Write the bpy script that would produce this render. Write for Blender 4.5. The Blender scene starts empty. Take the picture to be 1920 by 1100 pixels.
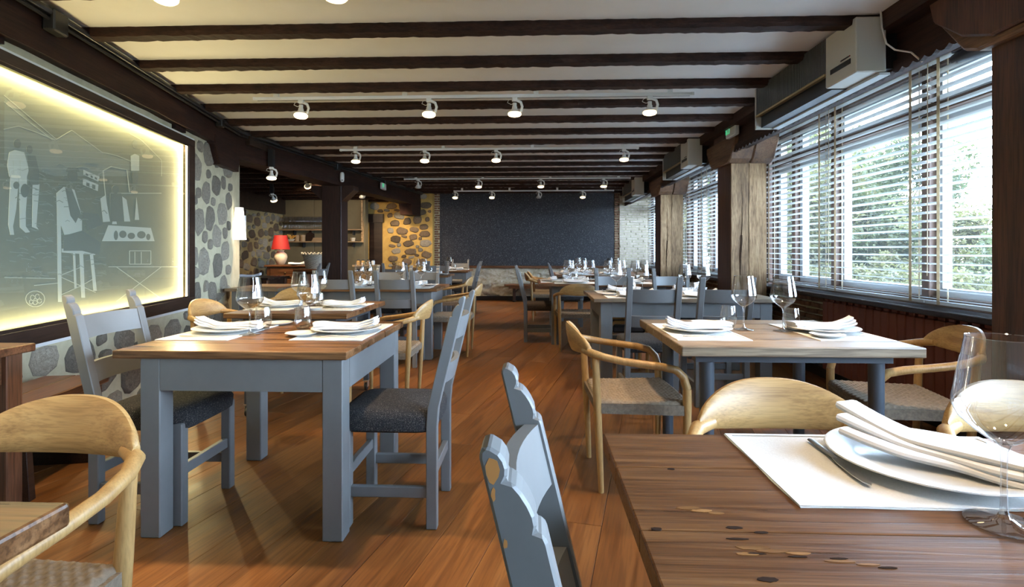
import bpy, bmesh, math, random
from mathutils import Vector, Matrix
R = random.Random(7)
PI = math.pi
SC = bpy.context.scene
COL = SC.collection
rad = math.radians

# ------------------------------------------------------------------ camera, world, sun, exposure
cam_d = bpy.data.cameras.new('camera')
cam = bpy.data.objects.new('camera', cam_d)
COL.objects.link(cam)
cam.location = (0, 0, 1.143)
cam.rotation_euler = (PI/2, 0, math.atan(.04))
cam_d.sensor_fit = 'HORIZONTAL'
cam_d.sensor_width = 36
cam_d.lens = 1000/1920*36
cam_d.shift_y = -80/1920
cam_d.clip_start = .05
SC.camera = cam

world = bpy.data.worlds.new('sky')
SC.world = world
world.use_nodes = True
wn = world.node_tree
bg = wn.nodes['Background']
tc = wn.nodes.new('ShaderNodeTexCoord')
sep = wn.nodes.new('ShaderNodeSeparateXYZ')
rmp = wn.nodes.new('ShaderNodeValToRGB')
rmp.color_ramp.elements[0].position = 0.0
rmp.color_ramp.elements[0].color = (.66, .86, 1.10, 1)
rmp.color_ramp.elements[1].position = .9
rmp.color_ramp.elements[1].color = (.48, .72, 1.10, 1)
wn.links.new(tc.outputs['Generated'], sep.inputs[0])
wn.links.new(sep.outputs['Z'], rmp.inputs[0])
wn.links.new(rmp.outputs[0], bg.inputs[0])
bg.inputs[1].default_value = 30.0

sun_d = bpy.data.lights.new('sun', 'SUN')
sun_d.energy = 9.0
sun_d.angle = rad(2)
sun_d.color = (1, .95, .85)
sun = bpy.data.objects.new('sun', sun_d)
COL.objects.link(sun)
sun.rotation_euler = (rad(10), rad(-35), 0)        # shines from over the roof onto the garden

def portal(loc, rot, sx, sy):
    d = bpy.data.lights.new('window_portal', 'AREA')
    d.shape = 'RECTANGLE'; d.size = sx; d.size_y = sy
    d.cycles.is_portal = True
    o = bpy.data.objects.new('window_portal', d)
    o.location = loc; o.rotation_euler = rot
    COL.objects.link(o)
WY = ((-1.2, 2.3), (2.3, 5.9), (5.9, 9.0), (9.0, 12.0))
for y0, y1 in WY:
    portal((2.95, (y0+y1)/2, 1.6), (PI/2, 0, PI/2), y1-y0, 1.9)

vs = SC.view_settings
vs.view_transform = 'Standard'
vs.look = 'None'
vs.gamma = 1
vs.use_curve_mapping = False
vs.exposure = .56
cy = SC.cycles
cy.use_denoising = True
cy.max_bounces = 10
cy.diffuse_bounces = 5
cy.glossy_bounces = 5
cy.transmission_bounces = 8
cy.transparent_max_bounces = 40
cy.caustics_reflective = False
cy.caustics_refractive = False
cy.sample_clamp_indirect = 4
LAMP_W = 66
LAMP_C = (1, .74, .45)

# ------------------------------------------------------------------ materials
def new_mat(name):
    m = bpy.data.materials.new(name); m.use_nodes = True
    nt = m.node_tree
    return m, nt, nt.nodes['Principled BSDF']

def plain(name, c, rough=.5, metal=0., emit=None, es=0., spec=.5):
    m, nt, b = new_mat(name)
    b.inputs['Base Color'].default_value = (*c, 1)
    b.inputs['Roughness'].default_value = rough
    b.inputs['Metallic'].default_value = metal
    b.inputs['Specular IOR Level'].default_value = spec
    if emit:
        b.inputs['Emission Color'].default_value = (*emit, 1)
        b.inputs['Emission Strength'].default_value = es
    return m

def ramp_node(nt, stops):
    r = nt.nodes.new('ShaderNodeValToRGB')
    e = r.color_ramp.elements
    e[0].position, e[0].color = stops[0][0], (*stops[0][1], 1)
    e[1].position, e[1].color = stops[-1][0], (*stops[-1][1], 1)
    for p, c in stops[1:-1]:
        x = e.new(p); x.color = (*c, 1)
    return r

def grain(name, stops, scale, detail=6, rough=.5, bump=.15, dist=.3, vary=.25, rough2=None, knots=False, spec=.5, fine=None, weak=.85):
    """streaky or cloudy colour in object space; every object gets its own offset and brightness"""
    m, nt, b = new_mat(name)
    L = nt.links.new
    t = nt.nodes.new('ShaderNodeTexCoord')
    oi = nt.nodes.new('ShaderNodeObjectInfo')
    off = nt.nodes.new('ShaderNodeVectorMath'); off.operation = 'SCALE'
    cmb = nt.nodes.new('ShaderNodeCombineXYZ')
    for i in range(3): L(oi.outputs['Random'], cmb.inputs[i])
    L(cmb.outputs[0], off.inputs[0]); off.inputs['Scale'].default_value = 37
    add = nt.nodes.new('ShaderNodeVectorMath')
    L(t.outputs['Object'], add.inputs[0]); L(off.outputs[0], add.inputs[1])
    mp = nt.nodes.new('ShaderNodeMapping'); mp.inputs['Scale'].default_value = scale
    L(add.outputs[0], mp.inputs[0])
    n = nt.nodes.new('ShaderNodeTexNoise')
    n.inputs['Scale'].default_value = 1; n.inputs['Detail'].default_value = detail
    n.inputs['Roughness'].default_value = .62; n.inputs['Distortion'].default_value = dist
    L(mp.outputs[0], n.inputs['Vector'])
    r = ramp_node(nt, stops); L(n.outputs['Fac'], r.inputs[0])
    col = r.outputs[0]
    if knots:
        v = nt.nodes.new('ShaderNodeTexVoronoi'); v.inputs['Scale'].default_value = 1
        mp2 = nt.nodes.new('ShaderNodeMapping'); mp2.inputs['Scale'].default_value = tuple(s*.28+1.2 for s in scale)
        L(add.outputs[0], mp2.inputs[0]); L(mp2.outputs[0], v.inputs['Vector'])
        kr = ramp_node(nt, [(.0, (.10, .08, .06)), (.05, (.35, .28, .22)), (.09, (1, 1, 1))]); L(v.outputs['Distance'], kr.inputs[0])
        mx = nt.nodes.new('ShaderNodeMix'); mx.data_type = 'RGBA'; mx.blend_type = 'MULTIPLY'; mx.inputs[0].default_value = 1
        L(col, mx.inputs[6]); L(kr.outputs[0], mx.inputs[7]); col = mx.outputs[2]
    if fine:
        n2 = nt.nodes.new('ShaderNodeTexNoise'); n2.inputs['Scale'].default_value = 1; n2.inputs['Detail'].default_value = 3
        mp3 = nt.nodes.new('ShaderNodeMapping'); mp3.inputs['Scale'].default_value = fine
        L(add.outputs[0], mp3.inputs[0]); L(mp3.outputs[0], n2.inputs['Vector'])
        fr = ramp_node(nt, [(.38, (.48, .44, .41)), (.54, (1, 1, 1))]); L(n2.outputs['Fac'], fr.inputs[0])
        mx = nt.nodes.new('ShaderNodeMix'); mx.data_type = 'RGBA'; mx.blend_type = 'MULTIPLY'; mx.inputs[0].default_value = weak
        L(col, mx.inputs[6]); L(fr.outputs[0], mx.inputs[7]); col = mx.outputs[2]
    hs = nt.nodes.new('ShaderNodeHueSaturation')
    mr = nt.nodes.new('ShaderNodeMapRange')
    mr.inputs['To Min'].default_value = 1-vary; mr.inputs['To Max'].default_value = 1+vary
    L(oi.outputs['Random'], mr.inputs['Value']); L(mr.outputs[0], hs.inputs['Value'])
    L(col, hs.inputs['Color']); L(hs.outputs[0], b.inputs['Base Color'])
    b.inputs['Roughness'].default_value = rough
    b.inputs['Specular IOR Level'].default_value = spec
    if rough2 is not None:
        m2 = nt.nodes.new('ShaderNodeMapRange'); m2.inputs['From Min'].default_value = .3; m2.inputs['From Max'].default_value = .7
        m2.inputs['To Min'].default_value = rough; m2.inputs['To Max'].default_value = rough2
        L(n.outputs['Fac'], m2.inputs['Value']); L(m2.outputs[0], b.inputs['Roughness'])
    if bump:
        bp = nt.nodes.new('ShaderNodeBump'); bp.inputs['Strength'].default_value = bump; bp.inputs['Distance'].default_value = .004
        L(n.outputs['Fac'], bp.inputs['Height']); L(bp.outputs[0], b.inputs['Normal'])
    return m

def speckle(name, dark, light, scale, cut, rough=.9, bump=.4, mid=None):
    m, nt, b = new_mat(name); L = nt.links.new
    t = nt.nodes.new('ShaderNodeTexCoord')
    v = nt.nodes.new('ShaderNodeTexVoronoi'); v.inputs['Scale'].default_value = scale
    L(t.outputs['Object'], v.inputs['Vector'])
    sp = nt.nodes.new('ShaderNodeSeparateColor'); L(v.outputs['Color'], sp.inputs[0])
    mid = mid or tuple(x*.75+y*.25 for x, y in zip(dark, light))
    r = ramp_node(nt, [(0, dark), (cut-.12, mid), (cut, mid), (1, light)]); L(sp.outputs[0], r.inputs[0])
    L(r.outputs[0], b.inputs['Base Color'])
    b.inputs['Roughness'].default_value = rough
    bp = nt.nodes.new('ShaderNodeBump'); bp.inputs['Strength'].default_value = bump; bp.inputs['Distance'].default_value = .003
    L(v.outputs['Distance'], bp.inputs['Height']); L(bp.outputs[0], b.inputs['Normal'])
    return m

def thin_glass(name, tint=(1, 1, 1), f0=.06, power=3.2, rough=0.0, top=.9):
    m = bpy.data.materials.new(name); m.use_nodes = True
    nt = m.node_tree; nt.nodes.clear(); L = nt.links.new
    out = nt.nodes.new('ShaderNodeOutputMaterial')
    tr = nt.nodes.new('ShaderNodeBsdfTransparent'); tr.inputs[0].default_value = (*tint, 1)
    gl = nt.nodes.new('ShaderNodeBsdfGlossy'); gl.inputs['Roughness'].default_value = rough
    lw = nt.nodes.new('ShaderNodeLayerWeight'); lw.inputs['Blend'].default_value = .5
    pw = nt.nodes.new('ShaderNodeMath'); pw.operation = 'POWER'; pw.inputs[1].default_value = power
    L(lw.outputs['Facing'], pw.inputs[0])
    mr = nt.nodes.new('ShaderNodeMapRange'); mr.inputs['To Min'].default_value = f0; mr.inputs['To Max'].default_value = top
    L(pw.outputs[0], mr.inputs['Value'])
    mx = nt.nodes.new('ShaderNodeMixShader')
    L(mr.outputs[0], mx.inputs[0]); L(tr.outputs[0], mx.inputs[1]); L(gl.outputs[0], mx.inputs[2])
    L(mx.outputs[0], out.inputs[0])
    return m

def translucent(name, c, tr=.5, vary=0., emit=None, es=0):
    m, nt, b = new_mat(name); L = nt.links.new
    out = nt.nodes['Material Output']
    b.inputs['Base Color'].default_value = (*c, 1); b.inputs['Roughness'].default_value = .7
    t = nt.nodes.new('ShaderNodeBsdfTranslucent'); t.inputs[0].default_value = (*c, 1)
    if vary:
        tcx = nt.nodes.new('ShaderNodeTexCoord'); n = nt.nodes.new('ShaderNodeTexNoise'); n.inputs['Scale'].default_value = 3
        n.inputs['Detail'].default_value = 5
        L(tcx.outputs['Object'], n.inputs['Vector'])
        r = ramp_node(nt, [(.35, tuple(x*(1-vary) for x in c)), (.65, tuple(min(1, x*(1+vary)) for x in c))])
        L(n.outputs['Fac'], r.inputs[0]); L(r.outputs[0], b.inputs['Base Color']); L(r.outputs[0], t.inputs[0])
    mx = nt.nodes.new('ShaderNodeMixShader'); mx.inputs[0].default_value = tr
    L(b.outputs[0], mx.inputs[1]); L(t.outputs[0], mx.inputs[2]); L(mx.outputs[0], out.inputs[0])
    if emit:
        b.inputs['Emission Color'].default_value = (*emit, 1); b.inputs['Emission Strength'].default_value = es
    return m

def wood(name, dark, mid, light, axis, rough=.45, vary=.15, stretch=14, along=1.2, **k):
    sc = [stretch]*3; sc['xyz'.index(axis)] = along
    f = [stretch*9]*3; f['xyz'.index(axis)] = along*5
    return grain(name, [(.28, dark), (.48, mid), (.72, light)], tuple(sc), rough=rough, vary=vary, fine=tuple(f), **k)

M = {}
M['plank'] = wood('oak_floor', (.090, .031, .007), (.165, .060, .014), (.235, .098, .026), 'y', spec=.35, weak=.45, rough=.36, rough2=.52, vary=.22, stretch=11, along=.9, dist=1.2, bump=.08)
M['gap'] = plain('floor_joint', (.035, .016, .008), .8)
M['plaster'] = grain('ceiling_plaster', [(.3, (.78, .775, .76)), (.7, (.83, .825, .81))], (3, 3, 3), rough=.9, bump=.12, vary=0)
M['mortar'] = grain('lime_mortar', [(.3, (.47, .42, .28)), (.7, (.60, .545, .38))], (9, 9, 9), rough=.95, bump=.5, vary=0)
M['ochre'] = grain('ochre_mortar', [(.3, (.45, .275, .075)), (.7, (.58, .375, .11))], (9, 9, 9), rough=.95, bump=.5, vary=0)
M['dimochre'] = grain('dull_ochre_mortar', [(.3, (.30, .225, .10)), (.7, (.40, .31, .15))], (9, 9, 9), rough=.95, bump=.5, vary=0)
M['stone'] = grain('field_stone', [(.25, (.105, .09, .068)), (.5, (.235, .205, .16)), (.75, (.38, .34, .275))], (11, 11, 11), rough=.9, bump=.8, vary=.4, dist=1.5)
M['stone2'] = grain('brown_stone', [(.25, (.05, .034, .02)), (.5, (.13, .09, .055)), (.75, (.23, .165, .10))], (11, 11, 11), rough=.9, bump=.8, vary=.4, dist=1.5)
M['rough_wall'] = grain('rough_plaster', [(.3, (.34, .28, .17)), (.5, (.52, .46, .34)), (.7, (.66, .62, .52))], (5, 5, 7), rough=.95, bump=.8, vary=0, dist=2)
M['beam'] = wood('dark_stained_beam', (.012, .006, .004), (.026, .010, .007), (.045, .018, .011), 'y', spec=.25, rough=.65, bump=.5)
M['joist'] = wood('dark_stained_joist', (.012, .007, .005), (.028, .012, .008), (.052, .024, .015), 'x', spec=.2, rough=.75, bump=.9, stretch=26, along=5)
M['post'] = wood('brown_stained_post', (.03, .011, .006), (.075, .026, .012), (.12, .045, .02), 'z', rough=.5, bump=.4)
M['darkpost'] = wood('dark_red_post', (.012, .005, .004), (.028, .010, .008), (.045, .018, .013), 'z', rough=.5, bump=.4)
M['palefront'] = wood('pale_front_oak', (.12, .066, .032), (.30, .182, .092), (.43, .285, .158), 'z', rough=.8, bump=.7, stretch=22, along=2)  # front boards of the posts, coloured paler than the sides
M['corbel'] = wood('corbel_oak', (.055, .022, .009), (.13, .058, .024), (.21, .11, .05), 'y', rough=.65, bump=.7)
M['granite'] = speckle('speckled_felt', (.012, .012, .015), (.22, .22, .23), 130, .93, rough=.85, mid=(.048, .048, .054))
M['grey'] = grain('grey_paint', [(.3, (.152, .153, .152)), (.7, (.174, .175, .174))], (7, 7, 7), rough=.42, bump=.06, vary=.06)
M['steelgrey'] = plain('grey_steel', (.075, .085, .10), .35, .3)
M['tweed'] = speckle('charcoal_tweed', (.006, .006, .008), (.16, .14, .125), 420, .86, rough=.95, bump=.6, mid=(.034, .032, .033))
M['brownfab'] = speckle('brown_tweed', (.02, .012, .009), (.12, .075, .05), 380, .8, rough=.95, bump=.5)
M['oak'] = wood('pale_oak', (.34, .185, .062), (.44, .255, .092), (.52, .32, .125), 'z', rough=.42, stretch=30, along=6, bump=.05, vary=.12, weak=.3)
M['oakback'] = wood('pale_oak_back', (.30, .16, .055), (.45, .265, .098), (.54, .345, .14), 'x', rough=.42, stretch=26, along=1.3, bump=.05, vary=.10, dist=.5, weak=.4)
M['cord'] = grain('paper_cord', [(.3, (.15, .11, .075)), (.7, (.27, .205, .14))], (60, 60, 60), rough=.85, bump=.3, vary=.08)
M['top'] = wood('old_table_oak', (.048, .020, .009), (.165, .074, .028), (.30, .150, .062), 'x', spec=.4, rough=.24, rough2=.42, vary=.14, stretch=16, along=1.1, bump=.25, knots=True, dist=.8)
M['topnear'] = wood('oiled_table_oak', (.070, .027, .009), (.150, .062, .020), (.225, .105, .038), 'x', rough=.26, rough2=.42, vary=.14, stretch=34, along=1.6, bump=.3, dist=1.4, weak=.6, spec=.28)
M['topgrey'] = wood('bleached_table_oak', (.10, .066, .04), (.225, .16, .10), (.31, .235, .155), 'x', rough=.28, rough2=.42, vary=.08, stretch=16, along=1.1, bump=.2, knots=True)
M['redwood'] = wood('reddish_bench_wood', (.05, .02, .009), (.13, .052, .022), (.20, .09, .04), 'x', rough=.32, vary=.1)
M['redwoodz'] = wood('reddish_leg_wood', (.05, .02, .009), (.12, .046, .02), (.18, .08, .036), 'z', rough=.4, vary=.1)
M['darkwood'] = wood('dark_wood', (.012, .007, .005), (.03, .015, .01), (.05, .028, .018), 'x', rough=.4)
M['shelfwood'] = wood('pale_shelf_wood', (.25, .15, .07), (.40, .26, .13), (.5, .34, .18), 'x', rough=.45)
M['linen'] = grain('white_linen', [(.3, (.74, .72, .69)), (.7, (.83, .82, .80))], (300, 300, 300), rough=.9, bump=.25, vary=.02)
M['napkin'] = plain('white_napkin', (.84, .83, .84), .85)
M['china'] = plain('white_china', (.80, .785, .76), .16)
M['silver'] = plain('cutlery_steel', (.72, .71, .69), .34, 1.)
M['crystal'] = thin_glass('crystal', (.985, .988, .99), .13, 2.1)
M['crystalsolid'] = thin_glass('crystal_stem', (.93, .94, .95), .16, 1.6)
M['pane'] = thin_glass('window_glass', (.93, .95, .95), .05, 4.)
_nt = M['pane'].node_tree
_o = [n for n in _nt.nodes if n.type == 'OUTPUT_MATERIAL'][0]
_m = _nt.nodes.new('ShaderNodeMixShader'); _m.inputs[0].default_value = .006
_t = _nt.nodes.new('ShaderNodeBsdfTranslucent'); _t.inputs[0].default_value = (.9, .92, .92, 1)
_nt.links.new(_o.inputs[0].links[0].from_socket, _m.inputs[1]); _nt.links.new(_t.outputs[0], _m.inputs[2]); _nt.links.new(_m.outputs[0], _o.inputs[0])
M['panelglass'] = thin_glass('panel_glass', (.97, .98, .97), .035, 4.5, top=.4)
M['white'] = plain('white_lacquer', (.75, .75, .73), .35)
M['alu'] = plain('pale_aluminium', (.60, .63, .66), .4)
M['framebrown'] = plain('brown_window_wood', (.085, .042, .024), .5)
M['slat'] = translucent('blind_slat', (.84, .84, .82), .5)
M['tape'] = translucent('ladder_tape', (.72, .62, .48), .55)
M['heatgrey'] = plain('heater_casing', (.56, .55, .49), .4)
M['black'] = plain('black_metal', (.012, .012, .014), .4)
M['grille'] = plain('dark_grille', (.11, .11, .108), .35, .2)
M['gold'] = plain('brass_edge', (.55, .40, .18), .35, .8)
M['bulb'] = plain('lit_bulb', (.9, .85, .7), .3, emit=(1, .74, .40), es=2.8)
M['bulboff'] = plain('unlit_bulb', (.55, .55, .53), .15)
M['green'] = plain('exit_green', (.05, .55, .22), .4, emit=(.1, .9, .4), es=.35)
M['brick'] = grain('red_brick', [(.3, (.12, .055, .03)), (.6, (.23, .115, .065)), (.8, (.33, .2, .13))], (14, 14, 14), rough=.9, bump=.6, vary=.35)
M['palebrick'] = grain('pale_brick', [(.3, (.36, .29, .23)), (.7, (.60, .53, .46))], (14, 14, 14), rough=.9, bump=.6, vary=.25)
M['radiator'] = plain('terracotta_radiator', (.21, .058, .034), .5)
M['panelback'] = grain('panel_grey_green', [(.3, (.105, .118, .092)), (.7, (.125, .138, .108))], (2, 2, 2), rough=.85, bump=0, vary=0)
M['etch'] = plain('etched_white', (.27, .30, .265), .8)
M['etchdark'] = plain('etched_dark', (.095, .115, .10), .8)
M['etchmid'] = plain('etched_grey', (.14, .16, .135), .8)
M['etchline'] = plain('etched_line', (.25, .28, .23), .8)
M['led'] = plain('led_strip', (1, .9, .6), .4, emit=(1, .80, .36), es=9)
M['redshade'] = translucent('red_lampshade', (.26, .010, .008), .18)
M['shade'] = plain('lit_white_shade', (.85, .83, .78), .6, emit=(1, .93, .80), es=2.0)
M['pot'] = grain('cream_pottery', [(.3, (.56, .47, .34)), (.7, (.66, .58, .44))], (14, 14, 14), rough=.6, bump=.3, vary=0)
M['wicker'] = grain('grey_wicker', [(.3, (.34, .31, .25)), (.7, (.70, .66, .56))], (60, 60, 90), rough=.8, bump=.6, vary=0)
M['olive'] = grain('olive_wall_panel', [(.3, (.13, .108, .062)), (.7, (.165, .135, .078))], (4, 4, 4), rough=.55, bump=.1, vary=.15)
M['leaf'] = translucent('tree_leaf', (.046, .053, .017), .5, .4)
M['leaf2'] = translucent('yellow_leaf', (.066, .060, .018), .5, .4)
M['leaf3'] = translucent('deep_leaf', (.034, .042, .016), .45, .4)
M['bark'] = plain('bark', (.09, .07, .05), .9)
M['lawn'] = grain('lawn', [(.3, (.02, .028, .009)), (.7, (.04, .046, .017))], (9, 9, 9), rough=.95, bump=.6, vary=0)
M['cork'] = plain('kraft_brown', (.36, .24, .13), .8)
M['bread'] = plain('golden_sticks', (.75, .42, .10), .7)
M['teal'] = plain('dark_green_paint', (.02, .05, .04), .5)
M['ext'] = plain('outer_wall', (.6, .58, .53), .9)
M['wornwood'] = wood('worn_golden_wood', (.14, .062, .020), (.26, .125, .042), (.38, .20, .075), 'x', rough=.4, spec=.2)
M['knotwood'] = plain('dark_knot', (.028, .014, .008), .9, spec=.1)
M['bounce_slab'] = grain('pale_bounce_slab', [(.3, (.50, .49, .46)), (.7, (.60, .59, .56))], (3, 3, 3), rough=.9, bump=.1, vary=0)
M['raw'] = plain('chipped_bare_wood', (.50, .22, .06), .6)

# ------------------------------------------------------------------ geometry helpers
class MB:
    def __init__(s): s.v = []; s.f = []
    def add(s, vs, fs):
        b = len(s.v); s.v += [tuple(p) for p in vs]; s.f += [tuple(i+b for i in f) for f in fs]; return s
    def box(s, x0, y0, z0, x1, y1, z1):
        return s.add([(x0, y0, z0), (x1, y0, z0), (x1, y1, z0), (x0, y1, z0), (x0, y0, z1), (x1, y0, z1), (x1, y1, z1), (x0, y1, z1)],
                     [(0, 3, 2, 1), (4, 5, 6, 7), (0, 1, 5, 4), (1, 2, 6, 5), (2, 3, 7, 6), (3, 0, 4, 7)])
    def bar(s, a, b, w, h, up=(0, 0, 1)):
        a, b = Vector(a), Vector(b); d = (b-a).normalized(); u = Vector(up)
        r = d.cross(u).normalized()*w/2; t = r.cross(d).normalized()*h/2
        p = [a-r-t, a+r-t, a+r+t, a-r+t, b-r-t, b+r-t, b+r+t, b-r+t]
        return s.add(p, [(0, 1, 2, 3), (7, 6, 5, 4), (0, 4, 5, 1), (1, 5, 6, 2), (2, 6, 7, 3), (3, 7, 4, 0)])
    def tube(s, path, radii, n=10, cap=True):
        P = [Vector(p) for p in path]
        if not isinstance(radii, (list, tuple)): radii = [radii]*len(P)
        rings = []; nrm = None
        for i, p in enumerate(P):
            t = (P[min(i+1, len(P)-1)]-P[max(i-1, 0)]).normalized()
            if nrm is None:
                nrm = t.cross(Vector((0, 0, 1)) if abs(t.z) < .9 else Vector((1, 0, 0))).normalized()
            nrm = (nrm-t*nrm.dot(t)).normalized(); bn = t.cross(nrm)
            r = radii[i]; r = r if isinstance(r, tuple) else (r, r)
            rings.append([p+nrm*math.cos(2*PI*k/n)*r[0]+bn*math.sin(2*PI*k/n)*r[1] for k in range(n)])
        return s.rings(rings, cap)
    def rings(s, rings, cap=True):
        n = len(rings[0]); fs = []
        for i in range(len(rings)-1):
            for k in range(n):
                fs.append((i*n+k, i*n+(k+1) % n, (i+1)*n+(k+1) % n, (i+1)*n+k))
        if cap: fs += [tuple(range(n-1, -1, -1)), tuple((len(rings)-1)*n+k for k in range(n))]
        return s.add([p for r in rings for p in r], fs)
    def lathe(s, prof, n=20, c=(0, 0, 0), cap=False):
        return s.rings([[(c[0]+max(r, 1e-4)*math.cos(2*PI*k/n), c[1]+max(r, 1e-4)*math.sin(2*PI*k/n), c[2]+z) for k in range(n)] for r, z in prof], cap)
    def prism(s, poly, axis, a, b):
        """poly in the plane normal to axis, extruded from a to b"""
        def P(q, t): return {'x': (t, q[0], q[1]), 'y': (q[0], t, q[1]), 'z': (q[0], q[1], t)}[axis]
        n = len(poly)
        return s.add([P(q, a) for q in poly]+[P(q, b) for q in poly],
                     [tuple(range(n-1, -1, -1)), tuple(range(n, 2*n))]+[(i, (i+1) % n, n+(i+1) % n, n+i) for i in range(n)])
    def grid(s, nu, nv, fn):
        vs = [fn(i/nu, j/nv) for j in range(nv+1) for i in range(nu+1)]
        return s.add(vs, [(j*(nu+1)+i, j*(nu+1)+i+1, (j+1)*(nu+1)+i+1, (j+1)*(nu+1)+i) for j in range(nv) for i in range(nu)])
    def mesh(s, name, m, smooth=False, bevel=0, seg=1):
        me = bpy.data.meshes.new(name); me.from_pydata([tuple(p) for p in s.v], [], s.f)
        bm = bmesh.new(); bm.from_mesh(me)
        bmesh.ops.recalc_face_normals(bm, faces=bm.faces)
        if bevel: bmesh.ops.bevel(bm, geom=[e for e in bm.edges if len(e.link_faces) == 2 and e.calc_face_angle(0) > .5], offset=bevel, segments=seg, profile=.5, affect='EDGES', clamp_overlap=True)
        if smooth:
            for f in bm.faces: f.smooth = True
            for e in bm.edges:
                if len(e.link_faces) == 2 and e.calc_face_angle(0) > .7: e.smooth = False
        bm.to_mesh(me); bm.free()
        if m: me.materials.append(M[m] if isinstance(m, str) else m)
        return me
    def build(s, name, m, parent=None, smooth=False, bevel=0, seg=1, **k):
        return link(name, s.mesh(name, m, smooth, bevel, seg), parent, **k)

def link(name, me, parent=None, loc=None, rot=None, label=None, kind=None, scale=None):
    o = bpy.data.objects.new(name, me); COL.objects.link(o)
    if parent: o.parent = parent
    if loc: o.location = loc
    if rot: o.rotation_euler = rot
    if scale: o.scale = scale
    if label: o['label'] = label
    if kind: o['kind'] = kind
    return o
def tag(o, label, cat, group=None):
    o['label'] = label; o['category'] = cat
    if group: o['group'] = group
    return o
def thing(name, label, cat, loc=(0, 0, 0), rz=0, group=None):
    return tag(link(name, None, None, loc, (0, 0, rz)), label, cat, group)
def dup(root, loc, rz=0, label=None, group=None, scale=None):
    def cp(o, par):
        c = o.copy(); COL.objects.link(c)
        if par: c.parent = par
        for ch in list(o.children): cp(ch, c)
        return c
    r = cp(root, None); r.location = loc; r.rotation_euler = (0, 0, rz)
    if label: r['label'] = label
    if group: r['group'] = group
    elif 'group' in r: del r['group']
    if scale: r.scale = scale
    return r
def structure(name, mb, m, parent=None, **k):
    o = mb.build(name, m, parent, **k); o['kind'] = 'structure'; return o
def box(*a): return MB().box(*a)
def clip(poly, inside, cut):
    out = []
    for i, p in enumerate(poly):
        q = poly[(i+1) % len(poly)]
        if inside(p): out.append(p)
        if inside(p) != inside(q): out.append(cut(p, q))
    return out
def clip_rect(poly, x0, y0, x1, y1):
    for ax, v, sg in ((0, x0, 1), (0, x1, -1), (1, y0, 1), (1, y1, -1)):
        if not poly: return poly
        def cut(p, q):
            t = (v-p[ax])/(q[ax]-p[ax]); return (p[0]+(q[0]-p[0])*t, p[1]+(q[1]-p[1])*t)
        poly = clip(poly, lambda p: (p[ax]-v)*sg >= 0, cut)
    return poly

# ================================================================== THE ROOM
FW = 12.4                                           # far wall
def wx(y): return -2.19-.2016*y                     # room face of the canted left wall
ROT_L = math.atan2(.9803, -.1976)                   # local x runs along that wall into the room's depth, -y faces the room

# ---- floor with single boards, laid at an angle to the room
floor = structure('floor', box(-7, -3, -.12, 2.75, 12.9, -.012), 'gap')
dx, dy = math.sin(rad(12.5)), math.cos(rad(12.5))
PW = .205
cnt = 0
cand = []
for i in range(-42, 30):
    s = R.uniform(-2.6, 0)-3
    while s < 14:
        ln = R.choice((1.9, 2.2, 2.4, 2.4))
        q = [(u*dy+v*dx, -u*dx+v*dy) for u, v in ((i*PW+.001, s+.001), ((i+1)*PW-.001, s+.001), ((i+1)*PW-.001, s+ln-.001), (i*PW+.001, s+ln-.001))]
        s += ln
        c = (sum(p[0] for p in q)/4, sum(p[1] for p in q)/4)
        p = clip_rect(q, -5.3, .35, 2.62, 12.4)
        if len(p) >= 3:
            cand.append((math.hypot(c[0]+.0, c[1]), c, p))
cand.sort(key=lambda t: t[0])
far_boards = MB()
for k, (dst, c, p) in enumerate(cand):
    if k < 295:
        loc = [((x-c[0])*dy-(y-c[1])*dx, (x-c[0])*dx+(y-c[1])*dy) for x, y in p]
        o = MB().prism(loc, 'z', -.012, 0).build('floorboard', 'plank', floor, bevel=.0012)
        o.location = (c[0], c[1], R.uniform(-.0006, .0004)); o.rotation_euler = (0, 0, -rad(12.5))
    else:
        far_boards.prism(p, 'z', -.012, 0)
if far_boards.v: far_boards.build('distant_floorboards', 'plank', floor, kind='stuff')

# ---- ceiling, joists
ZC = 2.50
ceiling = structure('ceiling', box(-7, -3, ZC, 2.95, 12.9, ZC+.25), 'plaster')
def wavy_beam(L, w, h, amp=.0032, n=170):
    """adzed joist along x, top at z=0"""
    rings = []
    for i in range(n+1):
        x = -L/2+L*i/n
        j = lambda: R.uniform(-amp, amp)
        rings.append([(x, -w/2+j(), .004), (x, -w/2+j(), -h*.55+j()), (x, -w/2*.82+j(), -h+j()), (x, w/2*.82+j(), -h+j()), (x, w/2+j(), -h*.55+j()), (x, w/2+j(), .004)])
    return MB().rings(rings)
variants = [wavy_beam(6.2, .10, .054).mesh('joist', 'joist') for _ in range(5)]
for k in range(-9, 17):
    y = 3.19+.555*k
    o = link('joist', variants[k % 5], ceiling, (-.95, y, ZC), (0, 0, R.uniform(-.004, .004)))

# ---- left wall: canted front part
wall_left = structure('wall_left', box(-5, 0, 0, 5.9, .32, ZC), 'mortar')       # local x along the wall
wall_left.location = (wx(0), 0, 0); wall_left.rotation_euler = (0, 0, ROT_L)
def LW(s, out=0):                                    # world point on the wall: s along it, out from its face into the room
    return (wx(0)-.1976*s+.9803*out, .9803*s+.1976*out)
# its plastered end, turned a little
structure('trim_1', MB().prism([(5.9, 0), (6.5, .10), (6.5, .32), (5.9, .32)], 'z', 0, 2.3), 'mortar', wall_left)

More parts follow.
